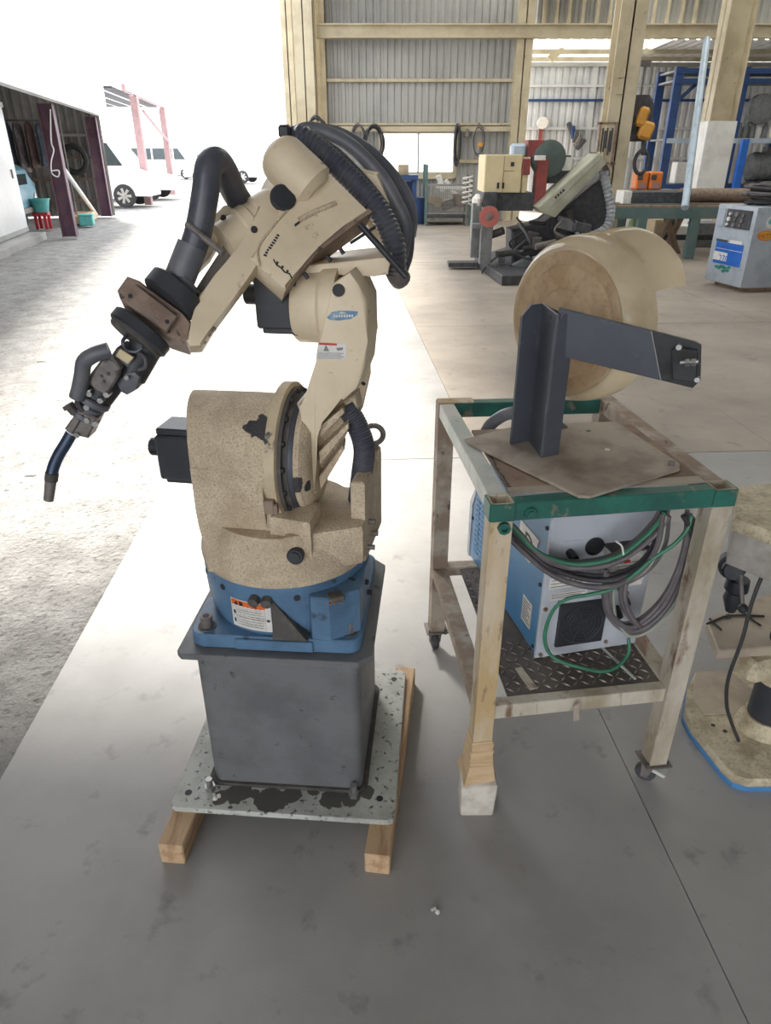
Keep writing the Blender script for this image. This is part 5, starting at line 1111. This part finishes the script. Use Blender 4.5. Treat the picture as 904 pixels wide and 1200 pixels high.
bm = nb(); lathe(bm, c+V((0, -.013, 0)), (0, -1, 0), [(.13, -.02), (.13, -.012), (.118, -.012)], 32, caps=False); lathe(bm, c+V((0, -.014, 0)), (0, -1, 0), [(.045, 0), (.045, .01), (.02, .02)], 16); obj('disc_flange', bm, gray_metal, mc)
bm = nb(); cyl(bm, c, c+V((0, .32, 0)), .06, seg=14); obj('disc_motor', bm, mach_dark, mc)
mp('red_guard', 619, 164, 638, 184, YM+.1, .3, mach_red); mp('red_column', 628, 186, 641, 244, YM+.05, .2, mach_red); mp('column_cap', 628, 182, 640, 188, YM+.0, .25, label_white); mp('red_fitting', 613, 186, 622, 205, YM-.02, .1, mach_red)
mp('blue_valve', 600, 168, 618, 184, YM+.1, .2, pale_blue_steel, .03)
bm = nb(); c = A(641, 186, YM+.25); lathe(bm, c, (0, -1, 0), [(.20, 0), (.22, .02), (.22, .14), (.19, .16)], 28); obj('wheel_guard', bm, mat('guard_green', (.09, .12, .11), .5), mc)
mp('guard_body', 638, 182, 668, 215, YM+.2, .3, mach_dark); mp('warning_paper', 660, 184, 670, 200, YM-.02+.2, .012, label_white, 0)
# slanted cover, a deep box
def mq(x, y, dy=0): return A(x, y, YM-.25+dy)
cov_px = [(630, 243), (704, 178), (711, 192), (651, 255), (636, 250)]
scv = obj('slanted_cover', prism(nb(), [mq(x, y) for x, y in cov_px], (0, .5, 0), .012, 2), mach_green, mc)
obj('cover_top', prism(nb(), [mq(x, y, -.006) for x, y in ((632, 243), (703, 180), (706, 185), (642, 247))], (0, .02, 0), .004), mach_green, mc)
bm = nb()
for k in range(4): prism(bm, [mq(x, y, -.008) for x, y in ((650+3*k, 231-2.7*k), (652+3*k, 229.3-2.7*k), (653.4+3*k, 231.5-2.7*k), (651.4+3*k, 233.2-2.7*k))], (0, .003, 0))
obj('cover_lettering', bm, ink, mc)
obj('cover_edge', prism(nb(), [mq(x, y, .02) for x, y in ((700, 178), (708, 186), (716, 200), (711, 192))], (0, .4, 0), .004), brown_metal, mc)
obj('saw_frame', prism(nb(), [A(x, y, YM+.1) for x, y in ((640, 262), (716, 200), (712, 285), (700, 316), (600, 322), (600, 270))], (0, .55, 0), .03), mach_dark, mc)
bm = nb(); tube(bm, [A(x, y, YM-.1) for x, y in ((707, 200), (712, 222), (716, 245), (713, 263), (702, 273), (688, 277), (674, 277))], .060, 12, ridge=.010, pitch=.05); obj('ribbed_duct', bm, mat('duct_gray', (.40, .43, .46), .5), mc)
rnd = random.Random(21)
for k in range(34):
    x, y = rnd.uniform(580, 690), rnd.uniform(252, 312); Y = YM+rnd.uniform(-.35, .05); c = A(x, y, Y); bm = nb()
    m = rnd.choice((mach_dark, mach_dark, mach_gray, soot, gray_metal, cable_black))
    if k % 3 == 0: cyl(bm, c-V((rnd.uniform(.06, .2), 0, rnd.uniform(-.05, .05))), c+V((rnd.uniform(.06, .2), rnd.uniform(-.1, .1), rnd.uniform(-.06, .06))), rnd.uniform(.02, .06), seg=10); nm = 'shaft'
    elif k % 3 == 1: box(bm, c, (rnd.uniform(.08, .25), .12, rnd.uniform(.06, .2)), Matrix.Rotation(rnd.uniform(-.5, .5), 3, 'Y'), .01); nm = 'casting'
    else: tube(bm, [c, c+V((rnd.uniform(-.2, .2), -.05, -.15)), c+V((rnd.uniform(-.3, .3), 0, -.3)), c+V((rnd.uniform(-.3, .3), .05, -.38))], .014, 6); nm = 'oil_hose'
    obj(nm, bm, m, mc)
obj('foot_bar', pbox(526, 308, 560, 313, YM+.4, .25, .004), mach_dark, None, 'dark flat bar on the floor left of the sawing machine', 'bar', loc=V((A(543, 311, YM+.4).x, YM+.5, 0)))
# ------------------------------------------------------------------ right side bench
YT = 11.4
bn = thing('steel_bench', 'long teal legged steel bench with rusty bars behind the spool cover', 'bench', V((A(785, 300, YT).x, YT+.5, 0)))
tz = A(780, 243, YT).z; xa, xb = A(722, 245, YT).x, A(905, 245, YT).x
obj('bench_frame', bx(xa, xb, YT, YT+.08, tz-.16, tz), mach_teal, bn); obj('bench_frame', bx(xa, xb, YT+1.0, YT+1.08, tz-.16, tz), mach_teal, bn)
for k in range(7): obj('bench_bar', bx(xa, xb, YT+.0+.155*k, YT+.09+.155*k, tz, tz+.03+.01*(k % 2)), (rust_plate, mach_teal, brown_metal)[k % 3], bn)
for x in (752, 814):
    for y in (YT, YT+1.0): X = A(x, 270, YT).x; obj('leg', bx(X-.07, X+.07, y, y+.1, 0, tz-.16, .004), mach_teal, bn)
obj('stretcher', bx(xa+.3, xb, YT+.95, YT+1.0, .18, .26), mach_dark, bn)
for (x0, y0, x1, y1) in ((764, 296, 790, 250), (795, 300, 780, 250), (776, 300, 800, 252)):
    bm = nb(); yo = {764: 0, 795: .16, 776: .32}[x0]; cyl(bm, A(x0, y0, YT+.55+yo), A(x1, y1, YT+.25+yo), .05, seg=10); obj('leaning_bar', bm, rust_plate, None, 'rusty bar leaning under the teal bench, %s' % {764: 'rising to the right from the left leg', 795: 'rising to the left near the middle', 776: 'rising to the right at the middle'}[x0], 'bar', 'rusty bars under the bench', loc=V((A(x0, y0, YT+.9).x, YT+.9, .05)))
c = A(742, 280, YT+.4); bm = nb(); lathe(bm, V((c.x, c.y, 0)), (0, 0, 1), [(.1, 0), (.12, .3), (.1, .5), (.03, .62)], 12); tagged('gas_bottle', bm, mat('bottle_green', (.10, .18, .06), .5), 'small green bottle under the left end of the bench', 'bottle', V((c.x, c.y, 0)))
for k, (x, y, w_, h) in enumerate(((775, 292, .35, .45), (800, 285, .3, .35), (825, 290, .4, .4), (853, 285, .35, .5))):
    c = A(x, y, YT+1.5); obj('crate', bx(c.x-w_/2, c.x+w_/2, c.y, c.y+.4, 0, h, .01), (cardboard, label_white, mach_gray, cardboard)[k], None, ('brown crate on the floor behind the bench, leftmost', 'white crate on the floor behind the bench', 'gray crate on the floor behind the bench', 'tall brown crate behind the bench near the engine welder')[k], 'crate', 'crates behind the bench', loc=V((c.x, c.y+.2, 0)))
obj('black_case', pbox(741, 225, 801, 239.5, YT+.3, .5, .01), mach_dark, None, 'long black metal case lying on the bench', 'case', loc=V((A(770, 240, YT+.3).x, YT+.5, tz+.04)))
obj('case_lid', pbox(731, 224, 740.5, 239.5, YT+.32, .4, .004), label_white, None, 'white end panel standing beside the long black case', 'panel', loc=V((A(736, 240, YT+.3).x, YT+.5, tz+.04)))
bm = nb(); cyl(bm, V((A(860, 232, YT+.3).x-.75, YT+.55, tz+.14)), V((A(860, 232, YT+.3).x+.8, YT+.55, tz+.14)), .10, seg=16); tagged('steel_tube', bm, brown_metal, 'long dull brown tube lying on the bench toward the right', 'tube', V((A(850, 232, YT+.3).x, YT+.5, tz+.06)))
bm = nb(); cyl(bm, V((A(803, 244, YT-.1).x, YT-.1, tz)), A(829, 46, 13.6), .055, seg=12); tagged('long_pole', bm, pale_blue_steel, 'tall pale blue pole leaning up to the beam behind the bench', 'pole', V((A(803, 244, YT-.1).x, YT-.1, tz)))
# hoist, orange cases at the middle column
YH2 = 12.75
ho = thing('chain_hoist', 'yellow chain hoist block with dark bag hanging beside the middle column', 'hoist', A(752, 120, YH2))
c = A(747, 140, YH2); bm = nb(); sec = []
for z, w_ in ((.33, .18), (.22, .26), (-.09, .29), (-.26, .25), (-.31, .16)): sec.append([bm.verts.new(c+V((w_*math.cos(a)-.03, .16*math.sin(a), z))) for a in [2*math.pi*i/14 for i in range(14)]])
for a, b in zip(sec, sec[1:]):
    for i in range(14): bm.faces.new((a[i], a[(i+1) % 14], b[(i+1) % 14], b[i]))
bm.faces.new(sec[0]); bm.faces.new(sec[-1]); obj('chain_bag', bm, mach_dark, ho, smooth=60)
for (x, y, r, h) in ((753, 137, .10, .28), (757, 153, .14, .26)): p = A(x, y, YH2-.2); bm = nb(); box(bm, p, (r*1.6, .16, h), Matrix.Rotation(.25, 3, 'Y'), .04); obj('hoist_body', bm, yellow, ho)
bm = nb(); p0_ = A(754, 160, YH2-.2); cyl(bm, p0_, A(753, 182, YH2-.2), .022, seg=8); cyl(bm, A(757, 160, YH2-.2), A(756, 182, YH2-.2), .018, seg=8); obj('chain', bm, mach_dark, ho)
bm = nb(); p = A(752, 190, YH2-.2); tube(bm, [p+V((.11*math.sin(q), 0, .17*math.cos(q))) for q in [2*math.pi*i/16 for i in range(17)]], .03, 8, smoothit=False); obj('hook_ring', bm, mach_dark, ho)
bm = nb(); cyl(bm, c+V((0, 0, .30)), c+V((0, 0, .75)), .012, seg=6); obj('hanging_line', bm, gray_metal, ho)
obj('wall_bracket', bx(cmx+.10, c.x+.08, c.y-.04, c.y+.04, c.z+.72, c.z+.80), gray_metal, ho)
for k, (x0, x1) in enumerate(((746, 761), (762, 777))):
    t = thing('orange_case', ('left orange plastic case on the wall shelf under the hoist', 'right orange plastic case on the wall shelf under the hoist')[k], 'case', A((x0+x1)/2, 223, 14.9), 'orange cases')
    obj('case_shell', pbox(x0, 201, x1, 223, 14.9, .3, .03), orange, t); obj('case_print', pbox(x0+2, 205, x0+8, 211, 14.89, .012, 0), mach_dark, t); obj('case_plate', pbox(x0+3, 214, x1-4, 221, 14.89, .012, 0), pink_steel, t)
obj('work_shelf', pbox(715, 223, 800, 227, 14.7, .8, 0), gray_metal, None, 'gray shelf board carrying the orange cases', 'shelf', loc=A(757, 227, 14.9))
for x in (720, 795): 
    X = A(x, 226, 14.8).x; o = bpy.data.objects['work_shelf']; obj('shelf_leg', bx(X-.03, X+.03, 14.8, 14.86, 0, A(757, 227, 14.8).z), gray_metal, o)
# small gear on the annex wall and tool board by the column
for (x, y, m, lab_, nm) in ((636, 144, label_white, 'round white dial fixed on the annex wall above the saw', 'dial'), ):
    c = A(x, y, YA-.19); bm = nb(); lathe(bm, c, (0, -1, 0), [(.15, -.06), (.16, .03), (.15, .06)], 20); o = tagged('round_dial', bm, m, lab_, nm, c); obj('red_stem', bx(c.x-.07, c.x+.03, c.y, c.y+.05, c.z-.55, c.z-.15), mach_red, o)
c = A(675, 155, YA-.235); t = thing('tool_bunch', 'bunch of dark clamps hanging on the white annex wall', 'tool', c)
for k in range(5): bm = nb(); box(bm, c+V((.08*k-.16, -.02*k, -.10*k+.1)), (.12, .16, .32), Matrix.Rotation(.3*k-.5, 3, 'Y'), .02); obj('clamp', bm, (mach_dark, rack_blue, soot, gray_metal, mach_dark)[k], t)
t = thing('tool_rack', 'brown tool rack of hanging spanners fixed to the middle column', 'tool rack', A(712, 170, 12.2)); 
for (x0, y0, x1, y1) in ((701, 143, 722, 146), (701, 190, 722, 193), (701, 143, 703, 193), (719, 143, 722, 196)): obj('frame_bar', pbox(x0, y0, x1, y1, 12.2, .06, 0), brown_metal, t)
for k in range(5): obj('spanner', pbox(705+2.8*k, 150+3*(k % 2), 706.6+2.8*k, 182-4*(k % 3), 12.18, .03, 0), mach_dark, None, '%s dark spanner from the left in the brown tool rack' % ('first', 'second', 'third', 'fourth', 'fifth')[k], 'spanner', 'spanners in the tool rack', loc=A(706+2.8*k, 150, 12.2))
# blue storage rack on the right
YR = 17.4
rk = thing('blue_rack', 'tall blue steel storage rack at the right end of the hall', 'rack', V((A(850, 230, YR).x, YR+.5, 0)))
zr = A(850, 78, YR).z
for x in (787, 862, 940):
    X = A(x, 150, YR).x
    for y in (YR, YR+1.1): obj('upright', bx(X-.09, X+.09, y, y+.12, 0, zr), rack_blue, rk)
X = A(869, 195, YR-.4).x; obj('upright', bx(X-.07, X+.07, YR-.4, YR-.28, 0, A(869, 163, YR-.4).z), panel_blue, rk)
x0, x1 = A(784, 150, YR).x, A(945, 150, YR).x
for y in (80, 92, 162, 216): z = A(850, y, YR).z; obj('shelf_beam', bx(x0, x1, YR-.02, YR+.06, z-.1, z), rack_blue if y != 162 else pale_blue_steel, rk); obj('shelf_board', bx(x0, x1, YR+.06, YR+1.2, z-.05, z-.01), mach_gray, rk)
bm = nb(); cyl(bm, A(797, 116, YR+.1), A(820, 95, YR+.1), .04, seg=8); obj('brace', bm, rack_blue, rk)
z2 = A(850, 216, YR).z
def motor(x, y, r, l, lab_, m, sh=False):
    c = V((A(x, y, YR+.4).x, YR+.5, z2+r+.05)); t = thing('electric_motor', lab_, 'motor', V((c.x, c.y, z2)), 'motors on the blue rack')
    bm = nb(); lathe(bm, c-V((l/2, 0, 0)), (1, 0, 0), [(r*.7, 0), (r*.95, .05), (r, .1), (r, l-.1), (r*.9, l-.03), (r*.5, l)], 24); o = obj('motor_shell', bm, m, t)
    for k in range(5): bm = nb(); lathe(bm, c-V((l/2-.15-.14*k, 0, 0)), (1, 0, 0), [(r*1.03, 0), (r*1.03, .03)], 24); obj('cooling_fin', bm, m, o)
    obj('motor_foot', bx(c.x-l*.35, c.x+l*.35, c.y-r*.7, c.y+r*.7, z2, z2+.06), mach_dark, t); obj('junction_box', bx(c.x-.12, c.x+.12, c.y-.12, c.y+.12, c.z+r*.9, c.z+r*1.35), m, t)
motor(814, 204, .22, .62, 'gray motor on the rack shelf left of the white column', mach_gray); motor(900, 200, .30, .9, 'large gray motor on the rack at the photo right edge', mach_gray)
for k, (x, w_, h, m) in enumerate(((796, .25, .45, label_white), (846, .2, .4, label_white), (835, .22, .3, mach_gray))):
    c = A(x, 214, YR+.3); obj('parts_box', bx(c.x-w_/2, c.x+w_/2, YR+.25, YR+.6, z2, z2+h, .02), m, None, ('white parts box at the left end of the rack shelf', 'white parts box on the rack shelf right of the white column', 'gray parts box on the rack shelf behind the white column')[k], 'box', loc=V((c.x, YR+.4, z2)))
z3 = A(850, 162, YR).z; rnd = random.Random(31)
labs = ['gray part on the upper rack shelf, %s' % s for s in ('leftmost', 'second from left', 'third from left', 'fourth from left', 'fifth from left', 'farthest right')]
for k in range(6):
    x = 868+7.5*k; c = A(x, 158, YR+.3); bm = nb(); r = rnd.uniform(.055, .075); lathe(bm, V((c.x, YR+.4, z3)), (0, 0, 1), [(r, 0), (r, .22), (r*.7, .25), (r*.7, .32)], 14); tagged('machine_part', bm, rnd.choice((mach_gray, gray_metal, label_white)), labs[k], 'part', V((c.x, YR+.4, z3)), 'parts on the upper rack shelf')
c = A(893, 128, YR+.3); bm = nb(); lathe(bm, V((c.x, YR+.5, c.z)), (0, -1, 0), [(.26, 0), (.30, .05), (.30, .25), (.22, .3), (.1, .32)], 24); o = tagged('round_housing', bm, mach_gray, 'round gray housing high on the blue rack', 'housing', V((c.x, YR+.5, z3))); obj('housing_foot', bx(c.x-.2, c.x+.2, YR+.25, YR+.5, z3+.33, c.z-.2), mach_gray, o)
# engine welder in the right background
ZE = .05
a0, a1 = G(826, 327, ZE), G(868, 338, ZE); ex = (a1-a0).normalized(); 
ew = thing('engine_welder', 'blue and gray engine welder with stickers at the right background', 'welder', V((a1.x+.5, a1.y+.3, 0)))
FW = (a1-a0).length; ey = V((1, .12, 0)).normalized(); LE = 1.7; ztop = A(868, 243, a1.y).z
def EP(t, s, z): return a0+ex*(FW*t)+ey*s+V((0, 0, z-ZE))      # t across the front, s back along the side
obj('end_panel', prism(nb(), [EP(t, s, ZE) for t, s in ((0, 0), (1, 0), (1, .42), (0, .42))], (0, 0, ztop-ZE), .015, 2), engine_gray, ew)
obj('side_casing', prism(nb(), [EP(t, s, ZE+.14) for t, s in ((.02, .42), (.995, .42), (.995, LE), (.02, LE))], (0, 0, ztop-ZE-.15), .015, 2), engine_blue, ew)
obj('sill', prism(nb(), [EP(t, s, ZE) for t, s in ((.01, .40), (1.0, .40), (1.0, LE), (.01, LE))], (0, 0, .16), .01), engine_gray, ew)
obj('skid', prism(nb(), [EP(t, s, 0) for t, s in ((.1, .1), (.9, .1), (.9, LE), (.1, LE))], (0, 0, .05)), rust_plate, ew)
en = (ex.cross(V((0, 0, 1)))).normalized()
if en.y > 0 and en.x > 0: en = -en
if en.dot(CAM-a0) < 0: en = -en
def face(t0, t1, z0_, z1_, m, name, lift=.012): 
    return obj(name, prism(nb(), [EP(t0, 0, ZE+z0_*(ztop-ZE)), EP(t1, 0, ZE+z0_*(ztop-ZE)), EP(t1, 0, ZE+z1_*(ztop-ZE)), EP(t0, 0, ZE+z1_*(ztop-ZE))], en*lift), m, ew)
face(.27, .90, .72, .95, mach_dark, 'control_panel'); face(.06, .22, .72, .95, engine_gray, 'panel_edge')
for k in range(9): 
    t, z = .34+.17*(k % 3)+.02*(k//3), .76+.065*(k//3); p = EP(t, 0, ZE+z*(ztop-ZE)); bm = nb(); cyl(bm, p+en*.01, p+en*.03, .018+.008*(k % 2), seg=10); obj('panel_knob', bm, (label_white, mach_gray, gray_metal)[k % 3], ew)
face(.14, .86, .25, .53, panel_blue, 'blue_decal', .006); face(.16, .86, .44, .445, label_white, 'decal_line', .009); face(.12, .42, .53, .56, mach_dark, 'small_label', .006); face(.48, .80, .53, .57, label_white, 'small_label', .006)
face(.13, .50, .29, .40, label_white, 'number_panel', .009)
text('decal_number', '270', .115, label_blue if False else panel_blue, ew, EP(.42, 0, ZE+.315*(ztop-ZE))+en*.012, ex, (0, 0, 1)); 
bm = nb(); rnd = random.Random(6)
for k in range(9):
    t, z = rnd.uniform(.2, .62), rnd.uniform(.14, .24); p = EP(t, 0, ZE+z*(ztop-ZE)); prism(bm, [p, p+ex*.05+V((0, 0, .02)), p+ex*.09, p+ex*.04-V((0, 0, .025))], en*.004)
obj('leaf_decal', bm, mat('decal_green', (.03, .25, .20), .5), ew, kind='stuff')
sn = ey.cross(V((0, 0, 1))).normalized()
if sn.dot(CAM-a0) < 0: sn = -sn
def SP(s, z): return EP(1, s, ZE+z*(ztop-ZE))
def ell(s, z, rx, rz, m, name, lift): return obj(name, prism(nb(), [SP(s, z)+ey*rx*math.cos(a)+V((0, 0, rz*math.sin(a))) for a in [2*math.pi*k/20 for k in range(20)]], sn*lift), m, ew)
ell(.17, .66, .11, .055, label_orange, 'oval_sticker', .004); ell(.17, .66, .098, .046, mat('sticker_yellow', (.75, .42, .06), .5), 'oval_sticker_field', .006); ell(.2, .82, .07, .065, label_white, 'round_sticker', .004); ell(.2, .83, .045, .035, turquoise, 'round_sticker_mark', .006)
text('sticker_lettering', 'HETTF', .062, label_red, ew, SP(.17, .655)+sn*.008, ey if ey.x > 0 else -ey, (0, 0, 1))
t = thing('coiled_cables', 'heap of gray coiled cables tied with white rope on the engine welder', 'cable', EP(.5, .7, ztop)); rnd = random.Random(13)
for k in range(16):
    a, b = rnd.uniform(.22, .36), rnd.uniform(.55, .85); dz = .02+.014*k; ph = rnd.uniform(0, 6)
    obj('cable_loop', tube(nb(), [EP(.5, .85, ztop)+ex*(a*math.cos(q))+ey*(b*math.sin(q))+V((0, 0, dz+.015*math.sin(2*q+ph))) for q in [2*math.pi*i/18 for i in range(19)]], .018, 6, smoothit=False), cable_gray if k % 3 else cable_black, t)
bm = nb(); p = EP(1.0, .45, ztop); tube(bm, [p+V(q) for q in ((-.05, -.1, .03), (0, -.13, .16), (.06, -.08, .27), (.02, .1, .25))], .018, 6); tube(bm, [p+V(q) for q in ((.0, -.1, .25), (.12, -.1, .3), (.15, -.06, .24))], .018, 6); obj('white_tie', bm, label_white, t)
